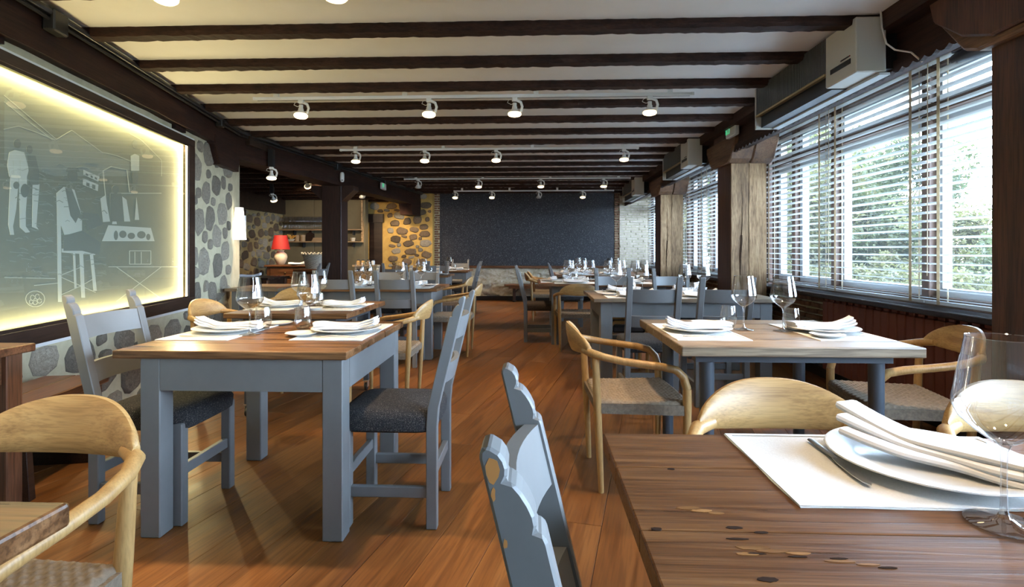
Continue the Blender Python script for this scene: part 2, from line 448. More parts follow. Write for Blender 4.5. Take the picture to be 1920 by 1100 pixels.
stone_variants = []
def stone_mesh(m):
    n = R.randint(8, 11)
    rr = [R.uniform(.78, 1.0) for _ in range(n)]
    mb = MB(); rings = []
    for sc, z in ((1.0, -.3), (.97, .45), (.80, .92), (.42, 1.0+R.uniform(-.1, .1))):
        rings.append([(rr[k]*sc*math.copysign(abs(math.cos(2*PI*k/n))**.75, math.cos(2*PI*k/n))*.5+R.uniform(-.02, .02), -z-R.uniform(-.06, .06)*(sc < .9), rr[k]*sc*math.copysign(abs(math.sin(2*PI*k/n))**.75, math.sin(2*PI*k/n))*.5+R.uniform(-.02, .02)) for k in range(n)])
    return mb.rings(rings).mesh('stone', m, smooth=True)
STV = {m: [stone_mesh(m) for _ in range(14)] for m in ('stone', 'stone2')}
def stones(parent, x0, x1, z0, z1, wmin, wmax, hmin, hmax, gap, mats=('stone',), depth=.022, skip=None, most=230):
    done = []
    for k in range(7000):
        f = max(0, 1-k/3500)
        w_ = wmin+(wmax-wmin)*(R.random()*.6+.4*f) if f else R.uniform(wmin*.6, wmin*1.3)
        h_ = hmin+(hmax-hmin)*(R.random()*.6+.4*f) if f else R.uniform(hmin*.6, hmin*1.3)
        cx, cz = R.uniform(x0+w_*.46, x1-w_*.46), R.uniform(z0+h_*.3, z1-h_*.42)
        if skip and skip(cx, cz, w_, h_): continue
        if any(((cx-a)/((w_+c)/2+gap))**2+((cz-b)/((h_+d)/2+gap))**2 < 1.12 for a, b, c, d in done): continue
        done.append((cx, cz, w_, h_))
        link('stone', R.choice(STV[R.choice(mats)]), parent, (cx, 0, cz), (0, R.uniform(-.3, .3), 0), scale=(w_, depth*R.uniform(.6, 1.2), h_))
        if len(done) >= most: break
PX0, PX1, PZ0, PZ1 = 1.5, 4.85, .635, 2.150            # the lit panel on that wall
stones(wall_left, PX1+.03, 5.92, .02, 2.22, .14, .29, .17, .32, -.012)
stones(wall_left, 2.0, PX1+.05, .0, PZ0-.03, .16, .42, .13, .27, -.012)

# ---- stained beam under the ceiling edge, in two lengths
def plan_beam(name, a, b, width, z0, z1, m='beam'):
    a, b = Vector(a), Vector(b); L = (b-a).length
    rings = []
    for i in range(41):
        y = L*i/40; j = lambda: R.uniform(-.004, .004)
        rings.append([(j(), y, z0+j()), (j(), y, z1), (-width, y, z1), (-width, y, z0+j())])
    o = structure(name, MB().rings(rings), m)
    o.location = (a.x, a.y, 0); o.rotation_euler = (0, 0, math.atan2(b.y-a.y, b.x-a.x)-PI/2)
    return o
A0 = (wx(-2.6)+.05, -2.6); A1 = (-3.27, 5.75); A2 = (-2.52, 12.4)
beam_left = plan_beam('beam_left', A0, A1, .26, 2.225, ZC)
beam_alcove = plan_beam('beam_alcove', A1, A2, .28, 2.16, ZC)
for s in (2.55, 4.62):
    x, y = LW(s, .0)
    o = structure('wall_block', box(-.10, -.03, 2.19, .10, .1, 2.24), 'beam')
    o.location = (x, y, 0); o.rotation_euler = (0, 0, ROT_L)
o = structure('beam_bracket', MB().prism([(-.42, 2.02), (.12, 2.02), (.16, 2.30), (-.55, 2.30), (-.55, 2.2)], 'x', -.24, .012), 'beam')
o.location = (A1[0]+.0, A1[1]-.05, 0); o.rotation_euler = (0, 0, math.atan(.2016))
o = structure('beam_bracket', MB().prism([(-.85, 2.17), (-.75, 1.93), (.02, 1.93), (.02, 2.2)], 'x', -.27, .012), 'beam')
o.location = (A2[0]-.03, A2[1]-.15, 0); o.rotation_euler = (0, 0, -math.atan(.1128))

# ---- cable duct along the beam's upper edge, with junction boxes
def on_beam(t, first=True):
    a, b = (A0, A1) if first else (A1, A2)
    return (a[0]+(b[0]-a[0])*t, a[1]+(b[1]-a[1])*t)
for bm_, a, b, spots in ((beam_left, A0, A1, ((.655, .075), (.935, .05))), (beam_alcove, A1, A2, ((.34, .06), (.62, .06)))):
    L = math.hypot(b[0]-a[0], b[1]-a[1])
    MB().tube([(.035, -.01, 2.455), (.035, L+.01, 2.455)], .022, 8).build('duct', 'black', bm_, smooth=True)
    MB().tube([(.035, 0, 2.417), (.035, L, 2.417)], .010, 6).build('cable', 'black', bm_, smooth=True)
    for f, sz in spots:
        box(.0, L*f-sz*.8, 2.43-sz, .065, L*f+sz*.8, 2.43+sz*.6).build('junction_box', 'black', bm_, bevel=.008)

# ---- dark post under the alcove beam
post = structure('post_alcove', box(-.155, 0, 0, .155, .30, 2.17), 'darkpost', bevel=.006)
post.location = (-3.17, 8.26, 0)
structure('post_bracket', MB().prism([(.155, 1.93), (.34, 2.10), (.34, 2.17), (-.34, 2.17), (-.34, 2.10), (-.155, 1.93)], 'y', .03, .27), 'darkpost', post)

# ---- alcove shell
ac = structure('ceiling_alcove', box(-6.2, 5.9, 2.34, -3.2, 12.2, 2.5), 'darkwood')
am = wavy_beam(3.0, .11, .10).mesh('joist', 'joist')
for k in range(11):
    link('joist', am, ac, (-4.75, 6.3+.55*k, 2.34))
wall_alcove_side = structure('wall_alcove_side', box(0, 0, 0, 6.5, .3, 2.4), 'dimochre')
wall_alcove_side.location = (-5.45, 5.8, 0); wall_alcove_side.rotation_euler = (0, 0, PI/2)
structure('beam_alcove_side', box(-5.7, 5.8, 1.93, -5.38, 11.4, 2.36), 'darkwood')
stones(wall_alcove_side, 3.6, 5.6, .5, 1.92, .14, .30, .11, .22, -.014, ('stone', 'stone2'), depth=.03)
structure('door_alcove', box(3.05, -.02, 0, 3.72, .1, 1.84), 'darkwood', wall_alcove_side)
structure('lintel_alcove', box(2.9, -.06, 1.80, 4.0, .1, 1.92), 'darkwood', wall_alcove_side)
structure('wall_alcove_front', box(-6.2, 5.75, 0, -3.55, 5.85, 2.5), 'mortar')

wall_alcove = structure('wall_alcove', box(-6.2, 11.4, 0, -3.63, 11.6, 2.4), 'olive')
for k, (x0, x1) in enumerate(((-5.4, -4.76), (-4.74, -4.10), (-4.08, -3.64))):
    box(x0, 11.385, 0, x1, 11.41, 2.3).build('wall_panel', 'olive', wall_alcove, bevel=.003)

wall_ochre = structure('wall_stone', box(-3.84, 0, 0, -2.29, .35, 2.5), 'ochre')
wall_ochre.location = (0, 12.05, 0)
stones(wall_ochre, -3.80, -2.31, .35, 2.46, .15, .33, .11, .22, -.014, ('stone2', 'stone2', 'stone'), depth=.03,
       skip=lambda x, z, w, h: x < -3.34-.0+w*.5 and z < 2.0+h*.5)
structure('door_1', box(-3.72, -.04, 0, -3.44, .05, 1.82), 'darkwood', wall_ochre)
structure('lintel_door', box(-3.84, -.10, 1.79, -3.40, .05, 1.98), 'darkwood', wall_ochre)

# ---- far wall
wall_far = structure('wall_far', box(-2.35, FW, 0, 3.0, FW+.3, 2.6), 'rough_wall')
def rough(u, v):
    h = .05*math.sin(u*21+math.sin(v*9)*2)*math.sin(v*7+u*5)+R.uniform(-.018, .018)
    return (-2.2+4.1*u, FW-.05-abs(h)*.9, .1+.66*v)
MB().grid(110, 20, rough).build('rough_stone_base', 'rough_wall', wall_far, smooth=True)
felt = tag(box(-2.19, FW-.10, .80, 1.85, FW-.03, 2.47).build('acoustic_panel', 'granite', bevel=.004), 'huge dark speckled panel covering the far wall', 'wall panel')
ledge = tag(box(-2.2, FW-.16, .745, 1.86, FW-.02, .80).build('wood_ledge', 'redwood', bevel=.004), 'thin reddish wooden ledge under the speckled panel', 'ledge')
structure('baseboard_far', box(-2.2, FW-.13, 0, 1.86, FW-.02, .10), 'black')
def brick_field(x0, x1, z0, z1, y, bw, bh, jt, dep, jit=.004):
    mb = MB(); z = z0; r = 0
    while z+bh <= z1:
        x = x0-(bw*.5 if r % 2 else 0)+R.uniform(-.02, .02)
        while x < x1:
            a, b = max(x, x0), min(x+bw*R.uniform(.85, 1.1), x1)
            if b-a > .02:
                d = dep+R.uniform(-jit, jit)
                mb.box(a, y-d, z+R.uniform(-.003, .003), b, y+.01, z+bh+R.uniform(-.004, .003))
            x = b+jt if b < x1 else x1
        z += bh+jt; r += 1
    return mb
brick_field(-2.29, -2.17, .0, 2.48, FW-.10, .14, .038, .016, .03).build('brick_edging', 'brick', wall_far, kind='stuff')
brick_field(1.86, 1.97, .0, 2.48, FW-.06, .12, .038, .018, .06).build('brick_edging', 'brick', wall_far, kind='stuff')
structure('brick_bed', box(-2.29, FW-.115, 0, -2.17, FW, 2.5), 'mortar', wall_far)
structure('brick_bed', box(1.86, FW-.06, 0, 1.97, FW, 2.5), 'mortar', wall_far)
structure('brick_bed', box(1.97, FW-.10, 0, 3.0, FW, 2.5), 'mortar', wall_far)
brick_field(1.97, 2.72, .0, 2.45, FW-.10, .26, .034, .022, .022, .010).build('pale_brickwork', 'palebrick', wall_far, kind='stuff')

# ---- right side: window wall, posts, beam
WX = 2.66
wall_right = structure('wall_right', box(WX, -2.6, 0, 2.95, 12.7, .74), 'mortar')
structure('wall_right_top', box(WX, -2.6, 2.42, 2.95, 12.7, 2.6), 'framebrown')
brk = MB()
for r in range(11):
    z = .10+r*.057; y = 5.02-R.uniform(0, .2)
    while y < 12.3:
        L = R.uniform(.17, .27)
        if y+L > 4.82:
            a, b = max(4.84, y), min(y+L, 12.38)
            if y < 6.2:
                me = box(-R.uniform(.016, .034), -(b-a)/2, -.02, .01, (b-a)/2, .02).mesh('brick', 'brick', bevel=.005)
                link('brick', me, wall_right, (WX, (a+b)/2, z+.02+R.uniform(-.004, .004)), (R.uniform(-.03, .03), 0, 0))
            else:
                brk.box(WX-R.uniform(.016, .034), a, z, WX+.01, b, z+.042)
        y += L+.018
brk.build('distant_bricks', 'brick', wall_right, kind='stuff')
structure('baseboard_right', box(WX-.05, .5, 0, WX+.01, 12.3, .09), 'black')
sill = structure('window_sill', box(2.48, -2.5, .735, 2.74, 12.35, .775), 'darkwood', bevel=.006)
sill.rotation_euler = (0, 0, 0)

def bay_window(n, y0, y1, mull, panes=True):
    wdw = structure('window_%d' % n, MB().box(2.66, y0, .775, 2.78, y1, .84).box(2.66, y0, 2.36, 2.78, y1, 2.45).box(2.66, y0, .84, 2.78, y0+.06, 2.36).box(2.66, y1-.06, .84, 2.78, y1, 2.36), 'framebrown')
    ys = [y0+.03]+mull+[y1-.03]
    for m_ in mull:
        box(2.65, m_-.035, .8, 2.79, m_+.035, 2.4).build('mullion', 'framebrown', wdw, bevel=.004)
    box(2.64, y0+.03, 2.055, 2.775, y1-.03, 2.115).build('transom', 'framebrown', wdw, bevel=.004)
    for a, b in zip(ys[:-1], ys[1:]):
        for z0, z1 in ((.84, 2.055), (2.115, 2.36)):
            f = .055
            s = MB().box(2.70, a+.035, z0, 2.76, a+.035+f, z1).box(2.70, b-.035-f, z0, 2.76, b-.035, z1).box(2.70, a+.035+f, z0, 2.76, b-.035-f, z0+f).box(2.70, a+.035+f, z1-f, 2.76, b-.035-f, z1).build('sash', 'alu', wdw)
            MB().add([(2.735, a+.08, z0+.04), (2.735, b-.08, z0+.04), (2.735, b-.08, z1-.04), (2.735, a+.08, z1-.04)], [(0, 1, 2, 3)]).build('pane', 'pane', s)
    return wdw
bay_window(1, 2.42, 6.05, [3.72, 4.83, 5.55])
bay_window(2, 6.15, 9.2, [7.1, 8.1, 8.7])
bay_window(3, 9.3, 12.2, [10.2, 11.1])
bay_window(4, -1.2, 2.32, [0, 1.2])
structure('wall_right_front', box(WX, -2.6, .7, 2.95, -1.2, 2.5), 'mortar')

# scalloped stained beam over the posts
beam_right = structure('beam_right', box(2.10, -2.6, 2.20, 2.21, 12.4, ZC), 'beam')
sc_poly = [(-2.6, 2.24)]
y = -2.6
while y < 12.3:
    for k in range(5):
        sc_poly.append((y+.085*k/5, 2.185-.022*math.sin(PI*k/5)))
    y += .085
sc_poly += [(12.3, 2.185), (12.3, 2.24)]
structure('scalloped_fringe', MB().prism(sc_poly, 'x', 2.08, 2.105), 'beam', beam_right)
structure('joist_end_beam', box(1.98, -2.6, 2.40, 2.11, 12.4, ZC), 'beam')

def oak_post(n, x0, y0, y1, corbel=True, top=2.09):
    p = structure('post_%d' % n, box(x0, y0, 0, x0+.37, y1, 2.3), 'post', bevel=.01)
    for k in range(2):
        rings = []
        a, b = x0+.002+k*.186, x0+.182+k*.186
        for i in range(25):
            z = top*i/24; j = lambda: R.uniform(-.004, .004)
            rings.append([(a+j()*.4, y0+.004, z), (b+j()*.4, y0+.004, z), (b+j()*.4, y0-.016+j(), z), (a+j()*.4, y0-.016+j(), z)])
        MB().rings(rings).build('facing_board', 'palefront', p)
    # the long shrinkage crack in the left board
    crk = MB(); xc = x0+.105
    pts = [(xc+.012*math.sin(z*5)+R.uniform(-.003, .003), z) for z in [1.85-.06*i for i in range(20)]]
    for i, ((xa, za), (xb, zb)) in enumerate(zip(pts, pts[1:])):
        wd = .0015+.005*math.sin(PI*i/19)**2*(1.6 if 8 < i < 16 else .6)
        crk.add([(xa-wd, y0-.0215, za), (xa+wd, y0-.0215, za), (xb+wd, y0-.0215, zb), (xb-wd, y0-.0215, zb)], [(0, 1, 2, 3)])
    crk.build('crack', 'knotwood', p)
    if corbel:
        pr = [(y1+.02, 2.07), (y0-.03, 2.07), (y0-.10, 2.11), (y0-.22, 2.29), (y0-.22, 2.35), (y1+.25, 2.35), (y1+.25, 2.28), (y1+.10, 2.10)]
        for k in range(2):
            a = x0-.045+k*.232
            MB().prism(pr, 'x', a, a+.228).build('corbel_block', 'corbel', p, bevel=.012)
    return p
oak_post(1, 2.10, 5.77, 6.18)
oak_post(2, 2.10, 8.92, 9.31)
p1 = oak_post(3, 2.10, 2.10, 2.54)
# the near post has a darker capital log lying along the beam
structure('capital_log', MB().prism([(1.3, 2.10), (2.46, 2.10), (2.62, 2.16), (2.80, 2.30), (2.84, 2.44), (2.84, 2.5), (1.3, 2.5)], 'x', 2.03, 2.12), 'post', p1, bevel=.01)
structure('upper_post', box(2.05, 5.80, 2.34, 2.42, 6.15, 2.5), 'post', beam_right)

# rear wall behind the photographer, and closing outer walls
structure('wall_rear', box(-2.4, -2.9, 0, 2.95, -2.6, 2.6), 'plaster')
structure('wall_outer_left', box(-7.0, -3, 0, -6.2, 12.9, 2.6), 'ext')
structure('wall_outer_far', box(-7.0, 12.4, 0, -2.2, 12.9, 2.6), 'ext')
structure('wall_outer_front', box(-7.0, -3, 0, -2.3, -2.6, 2.6), 'ext')
structure('roof', box(-7.2, -3.2, 2.70, 3.05, 13.1, 2.9), 'ext')

# ---- venetian blinds
def blind(y0, y1, z0, z1, label, pitch=.056, tilt=rad(14)):
    L = y1-y0-.012
    t = thing('venetian_blind', label, 'blind', (2.60, (y0+y1)/2, z0), 0, None)
    box(-.03, -L/2, z1-z0-.045, .03, L/2, z1-z0).build('headrail', 'white', t)
    me = MB().rings([[(-.025*math.cos(a)*1.0, s*L/2, 0.003*math.sin(a)+.0) for a in (0, PI/2, PI, 3*PI/2)] for s in (-1, 1)]).mesh('slat', 'slat')
    n = int((z1-z0-.08)/pitch)
    for k in range(n):
        link('slat', me, t, (0, 0, .035+k*pitch), (0, tilt, 0))
    box(-.028, -L/2, 0, .028, L/2, .018).build('bottom_rail', 'slat', t)
    for yy in ((-L/2+.12, L/2-.12) if L < 1.3 else (-L/2+.12, 0, L/2-.12)):
        for xx, w_ in ((-.030, .013), (.030, .006)):
            MB().box(xx-.0008, yy-w_, .0, xx+.0008, yy+w_, z1-z0-.03).build('ladder_tape', 'tape', t)
    MB().tube([(-.045, L/2-.05, z1-z0-.05), (-.047, L/2-.05, .25), (-.045, L/2-.045, .18)], .003, 5).build('pull_cord', 'tape', t)
    return t
for y0, y1, lb in ((2.44, 3.62, 'wide venetian blind beside the near brown post'), (3.62, 4.78, 'venetian blind in the middle of the radiator window'), (4.78, 6.06, 'venetian blind beside the weathered post, radiator window'),
                   (6.16, 7.15, 'venetian blind in second window, just past the weathered post'), (7.15, 8.15, 'venetian blind in the middle of the second window'), (8.15, 9.2, 'venetian blind in second window, by the second post'),
                   (9.3, 10.75, 'venetian blind in third window, just past the second post'), (10.75, 12.2, 'venetian blind in third window, by the pale brickwork')):
    blind(y0, y1, .80, 2.41, lb)
roll = thing('rolled_awning', 'rolled dark fabric awning under the beam above the near blind', 'awning', (2.58, 2.85, 2.33))
MB().tube([(0, -.5, 0), (0, -.2, -.015), (0, .25, -.01), (.02, .55, -.005)], [.055, .075, .07, .03], 12).build('cloth_roll', 'black', roll, smooth=True)
MB().tube([(-.03, -.45, .07), (-.03, .5, .02)], .010, 6).build('strap', 'steelgrey', roll)

# ================================================================== THE LIT ETCHED PANEL
PC = 3.25
px_, py_ = LW(PC)
panel = thing('etched_glass_panel', 'huge backlit glass panel etched with a village scene, dark frame, on the stone wall', 'wall panel', (px_, py_, PZ0), ROT_L)
HL, HR, PH = PC-PX0, PX1-PC, PZ1-PZ0
ia, ib, ic, idd = -HL+.10, HR-.13, .09, PH-.062
for x0, z0, x1, z1 in ((-HL, 0, HR, ic), (-HL, idd, HR, PH), (-HL, ic, ia, idd), (ib, ic, HR, idd)):
    box(x0, -.055, z0, x1, 0, z1).build('frame_bar', 'darkwood', panel, bevel=.003)
for x0, z0, x1, z1 in ((ia, ic, ib, ic+.018), (ia, idd-.018, ib, idd), (ia, ic, ia+.018, idd), (ib-.018, ic, ib, idd)):
    box(x0, -.053, z0, x1, -.049, z1).build('frame_lip', 'darkwood', panel)
for x0, z0, x1, z1 in ((-HL-.02, -.022, HR+.02, 0), (-HL-.02, PH, HR+.02, PH+.018), (HR, 0, HR+.018, PH)):
    box(x0, -.04, z0, x1, 0, z1).build('white_edging', 'white', panel)
box(ia, -.010, ic, ib, -.004, idd).build('backing', 'panelback', panel)
MB().add([(ia, -.047, ic), (ib, -.047, ic), (ib, -.047, idd), (ia, -.047, idd)], [(0, 1, 2, 3)]).build('glass', 'panelglass', panel)
for x0, z0, x1, z1 in ((ia, ic, ib, ic+.006), (ia, idd-.006, ib, idd), (ia, ic, ia+.006, idd), (ib-.006, ic, ib, idd)):
    box(x0, -.044, z0, x1, -.03, z1).build('led_strip', 'led', panel)
def strip_light(a, b, d, w):
    L = bpy.data.lights.new('led_light', 'AREA'); L.shape = 'RECTANGLE'
    va, vb = Vector(a), Vector(b)
    L.size = (vb-va).length; L.size_y = .012; L.energy = w; L.color = (1, .80, .38)
    o = bpy.data.objects.new('led_light', L); COL.objects.link(o); o.parent = panel
    o.location = (va+vb)/2
    x = (vb-va).normalized(); z = -Vector(d).normalized(); y = z.cross(x)
    o.rotation_euler = Matrix((x, y, z)).transposed().to_euler()
strip_light((ia, -.037, idd-.012), (ib, -.037, idd-.012), (0, .2, -1), 22)
strip_light((ia, -.037, ic+.012), (ib, -.037, ic+.012), (0, .2, 1), 12)
strip_light((ib-.012, -.037, ic), (ib-.012, -.037, idd), (-1, .2, 0), 15)
strip_light((ia+.012, -.037, ic), (ia+.012, -.037, idd), (1, .2, 0), 15)
def uv(px, py):                                      # a spot of the drawing, measured on the panel's own plane
    t = (px-960)/1000
    d = 2.19/(.04-t-.2016*(1+.04*t))
    return ((1+.04*t)*d/.9803-PC, 1.143+(470-py)/1000*d-PZ0)
def etched(name, m, polys, y=-.0103):
    mb = MB()
    for k, p in enumerate(polys):
        q = [uv(*a) for a in p]
        q = [(min(max(a, ia+.02), ib-.02), b) for a, b in q]
        mb.prism(q, 'y', y-.000004*k, -.0099)
    return mb.build(name, m, panel)
def ell(cx, cy_, rx, ry, n=14): return [(cx+rx*math.cos(2*PI*k/n), cy_+ry*math.sin(2*PI*k/n)) for k in range(n)]
def stroke(pts, w=1.2):
    out = []
    for a, b in zip(pts, pts[1:]):
        L = math.hypot(b[0]-a[0], b[1]-a[1]) or 1; nx, ny = -(b[1]-a[1])/L*w/2, (b[0]-a[0])/L*w/2
        out.append([(a[0]+nx, a[1]+ny), (b[0]+nx, b[1]+ny), (b[0]-nx, b[1]-ny), (a[0]-nx, a[1]-ny)])
    return out
scr = []
for k in range(170):
    x, y = R.uniform(4, 190), R.uniform(300, 520)
    a = R.uniform(6, 26); scr += stroke([(x, y), (x+a*.5, y+R.uniform(-3, 3)), (x+a, y+R.uniform(-2, 4))], R.uniform(.6, 1.6))
etched('etched_texture', 'etchmid', scr, -.0102)
etched('etched_ground', 'etchmid', [[(4, 182), (60, 232), (102, 262), (131, 246), (188, 286), (240, 302), (240, 330), (100, 330), (4, 300)]], -.01015)
lines = []
for pl in ([(3, 178), (60, 226), (102, 261), (131, 244), (188, 285), (215, 291), (250, 305)], [(3, 190), (50, 228), (95, 262)], [(3, 242), (30, 236), (60, 246), (100, 262)],
           [(240, 250), (262, 262), (300, 300)], [(205, 362), (300, 362)], [(200, 500), (330, 500)], [(215, 500), (300, 560)], [(300, 500), (215, 565)],
           [(112, 552), (150, 535), (176, 520)], [(112, 520), (176, 548)], [(112, 515), (150, 500)], [(4, 520), (100, 522)], [(60, 535), (110, 530)],
           [(240, 470), (280, 470), (280, 495), (240, 495), (240, 470)], [(250, 472), (250, 494)], [(262, 472), (262, 494)], [(300, 180+120), (300, 330)],
           ell(62, 560, 18, 15)+[(80, 560)], ell(57, 558, 4, 5), ell(66, 556, 4, 5), ell(62, 567, 4, 4), ell(70, 564, 4, 4), ell(54, 566, 3, 4),
           [(196, 380), (190, 320), (205, 312), (235, 318), (240, 360)], [(20, 300), (22, 330)], [(33, 300), (34, 330)]):
    lines += stroke(pl, 1.3)
etched('etched_lines', 'etchline', lines, -.0107)
etched('etched_light_shapes', 'etch', [
    [(13, 285), (24, 281), (41, 285), (50, 318), (46, 331), (13, 331), (9, 309)],
    [(15, 331), (31, 331), (26, 392), (20, 424), (22, 440), (15, 440), (11, 421)], [(31, 331), (46, 331), (47, 357), (44, 398), (44, 424), (52, 435), (44, 436), (33, 426)],
    [(57, 345), (70, 345), (66, 395), (64, 424), (68, 430), (56, 425)],
    [(102, 362), (116, 350), (122, 352), (128, 400), (150, 412), (150, 436), (117, 440), (103, 400)], [(128, 352), (136, 356), (148, 398), (142, 402)],
    [(103, 400), (110, 400), (112, 566), (105, 566)], [(145, 470), (152, 470), (156, 558), (149, 558)], [(165, 476), (171, 476), (178, 545), (172, 545)], [(112, 466), (175, 472), (175, 478), (112, 473)],
    [(133, 470), (137, 470), (140, 540), (136, 540)],
    [(200, 422), (280, 427), (287, 452), (188, 452)], [(185, 372), (194, 366), (203, 415), (190, 416)], [(226, 368), (234, 374), (241, 415), (230, 415)],
    [(250, 412), (253, 370), (258, 412)], [(207, 420), (211, 395), (216, 420)], [(242, 292), (250, 288), (258, 292), (258, 320), (243, 320)],
    [(153, 318), (183, 331), (181, 340), (153, 327)], [(152, 334), (181, 346), (180, 358), (152, 346)]], -.0111)
etched('etched_dark_shapes', 'etchdark', [
    ell(28, 269, 7, 9), ell(51, 280, 6, 8), [(46, 291), (62, 291), (69, 320), (68, 346), (52, 346)], ell(42, 357, 8, 13), ell(26, 347, 6, 7),
    ell(132, 330, 10, 13), [(119, 322), (146, 322), (142, 314), (124, 314)], [(118, 352), (130, 352), (147, 398), (138, 418), (128, 404)],
    [(115, 442), (150, 432), (186, 455), (182, 478), (150, 470), (115, 470)], [(150, 398), (180, 400), (190, 420), (160, 432)],
    [(203, 362), (224, 362), (229, 415), (203, 415)], ell(213, 355, 7, 8), ell(250, 270, 5, 8), [(244, 321), (256, 321), (255, 345), (246, 345)],
    ell(214, 441, 4, 9), ell(227, 439, 7, 7), ell(243, 442, 7, 6), ell(262, 440, 8, 7), ell(275, 444, 4, 6)], -.0115)
etched('etched_windows', 'etchdark', [[(157, 324), (161, 326), (161, 330), (157, 328)], [(166, 328), (170, 330), (170, 334), (166, 332)], [(174, 331), (178, 333), (178, 337), (174, 335)],
    [(158, 341), (164, 343), (164, 350), (158, 348)], [(169, 345), (175, 347), (175, 355), (169, 353)]], -.0119)

# ================================================================== LIGHT FITTINGS
def make_spot(lit=True):
    t = thing('track_spotlight', 'x', 'spotlight')
    box(-.022, -.018, -.028, .022, .018, 0).build('adapter', 'white', t, bevel=.003)
    MB().tube([(.018, 0, -.02), (.052, 0, -.035), (.064, 0, -.07), (.052, 0, -.115)], [(.004, .011)]*4, 8).build('bracket_arm', 'white', t, smooth=True)
    MB().lathe([(.0, -.042), (.017, -.042), (.017, -.068), (.021, -.074), (.022, -.088), (.048, -.118)], 18).build('lamp_socket', 'white', t, smooth=True)
    b = MB().lathe([(.048, -.118), (.056, -.126), (.056, -.139), (.046, -.150), (.024, -.156), (0, -.157)], 18).build('bulb', 'bulb' if lit else 'bulboff', t, smooth=True)
    MB().tube([(-.02, 0, -.012), (-.05, 0, -.02), (-.06, 0, -.04), (-.03, 0, -.055), (-.012, 0, -.05)], .0025, 5).build('wire', 'white', t, smooth=True)
    return t
protos = {}
def spot(x, y, z, label, lit=True, tilt=0, w=1., group=None, rz=None, wide=66):
    if lit not in protos:
        protos[lit] = make_spot(lit); o = protos[lit]; o['label'] = label
    else: o = dup(protos[lit], (0, 0, 0), 0, label)
    o.location = (x, y, z); o.rotation_euler = (tilt, 0, R.uniform(-.2, .2) if rz is None else rz)
    if lit:
        L = bpy.data.lights.new('spot_beam', 'SPOT'); L.energy = LAMP_W*w; L.color = LAMP_C
        L.spot_size = rad(wide); L.spot_blend = .6; L.shadow_soft_size = .04
        q = bpy.data.objects.new('spot_beam', L); COL.objects.link(q)
        v = Matrix.Rotation(tilt, 3, 'X') @ Vector((0, 0, -.175))
        q.location = (x+v.x, y+v.y, z+v.z); q.rotation_euler = (tilt, 0, 0)
    return o
TRK = [(.75, [(-1.3, 1), (.55, 1), (1.15, 1), (1.6, 1)], -1.7, 1.7, 'unseen added track above glossy table'),  # out-of-view track, added to brighten the near tables
       (2.34, [(-1.65, 1), (-.88, 1), (.55, 1), (1.25, 1)], -2.0, 1.6, 'overhead track above the front tables'),
       (4.42, [(-1.955, 1), (-.870, 1), (-.155, 1), (.955, 1)], -2.35, 1.30, 'nearest visible ceiling track'),
       (6.70, [(-2.26, 1), (-1.374, 1), (-.469, 1), (1.13, 1)], -2.45, 1.30, 'second ceiling track'),
       (9.46, [(-2.06, 0), (-.975, 1), (.132, 1), (1.24, 1)], -2.3, 1.7, 'third ceiling track'),
       (11.4, [(-1.676, 1), (-.889, 1), (.114, 0), (1.05, 1)], -1.7, 1.7, 'ceiling track nearest the speckled wall')]
ordn = ['first', 'second', 'third', 'fourth']
for y, lamps, x0, x1, nm in TRK:
    t = thing('light_track', 'white '+nm+' carrying four spotlights', 'light track', ((x0+x1)/2, y, 2.437))
    h = (x1-x0)/2
    MB().box(-h, -.018, -.026, h, .018, .0).build('rail', 'white', t, bevel=.002)
    MB().box(-h+.02, -.006, -.0275, h-.02, .006, -.0262).build('rail_groove', 'steelgrey', t)
    for e in (-.9, -.3, .3, .9): box(e*h-.02, -.015, -.002, e*h+.02, .015, .06).build('mount', 'white', t)
    for e in (-1, 1): box(e*h-.012, -.02, -.028, e*h+.012, .02, .002).build('end_cap', 'white', t, bevel=.003)
    for i, (x, lit) in enumerate(lamps):
        spot(x, y, 2.411, ('lit ' if lit else 'unlit ')+'white spotlight, %s from the panel side on the %s' % (ordn[i], nm), bool(lit), tilt=R.uniform(-.12, .12), w=(.75 if x < 0 else .42) if y < 1 else 1.15 if y < 3 else 1)
for x, y, z, lit, lb, tl in ((-3.15, 6.3, 2.15, 1, 'lit spotlight in the alcove nearest the white wall lamp', 0), (-4.49, 9.0, 2.13, 1, 'lit spotlight in the alcove turned towards the red lamp', .5),
                          (-3.66, 8.45, 2.27, 1, 'lit spotlight in the alcove in front of the shelves', .95), (-3.22, 9.9, 2.28, 0, 'unlit spotlight behind the dark alcove post', .3)):
    spot(x, y, z, lb, bool(lit), tilt=tl, w=1.5 if 'shelves' in lb else 1.2, wide=110 if 'shelves' in lb else 66)
    tag(box(x-.03, y-.03, z, x+.03, y+.03, 2.36).build('lamp_mount', 'black'), 'dark ceiling mount of the '+lb.replace('lit ', '').replace('un', ''), 'lamp mount')
# ochre wall is washed by a warm spotlight behind the beam
spot(-3.0, 10.9, 2.33, 'warm spotlight hidden behind the beam, washing the ochre stone wall', True, tilt=.50, w=.85, wide=110)
tag(box(-3.03, 10.87, 2.33, -2.97, 10.93, 2.36).build('lamp_mount', 'black'), 'dark ceiling mount behind the beam by the ochre stone wall', 'lamp mount')

wl = thing('wall_lamp', 'white conical half-shade lamp glowing on the end of the stone wall', 'wall lamp', (-3.355, 5.96, 1.30), 0)
rg = []
for r, z in ((.078, -.03), (.045, .335)):
    rg.append([(r*math.cos(2*PI*k/24), r*.8*math.sin(2*PI*k/24), z) for k in range(24)])
MB().rings(rg, False).build('lamp_shade', 'shade', wl, smooth=True)
box(-.03, -.02, .05, .03, .09, .25).build('wall_bracket', 'white', wl)

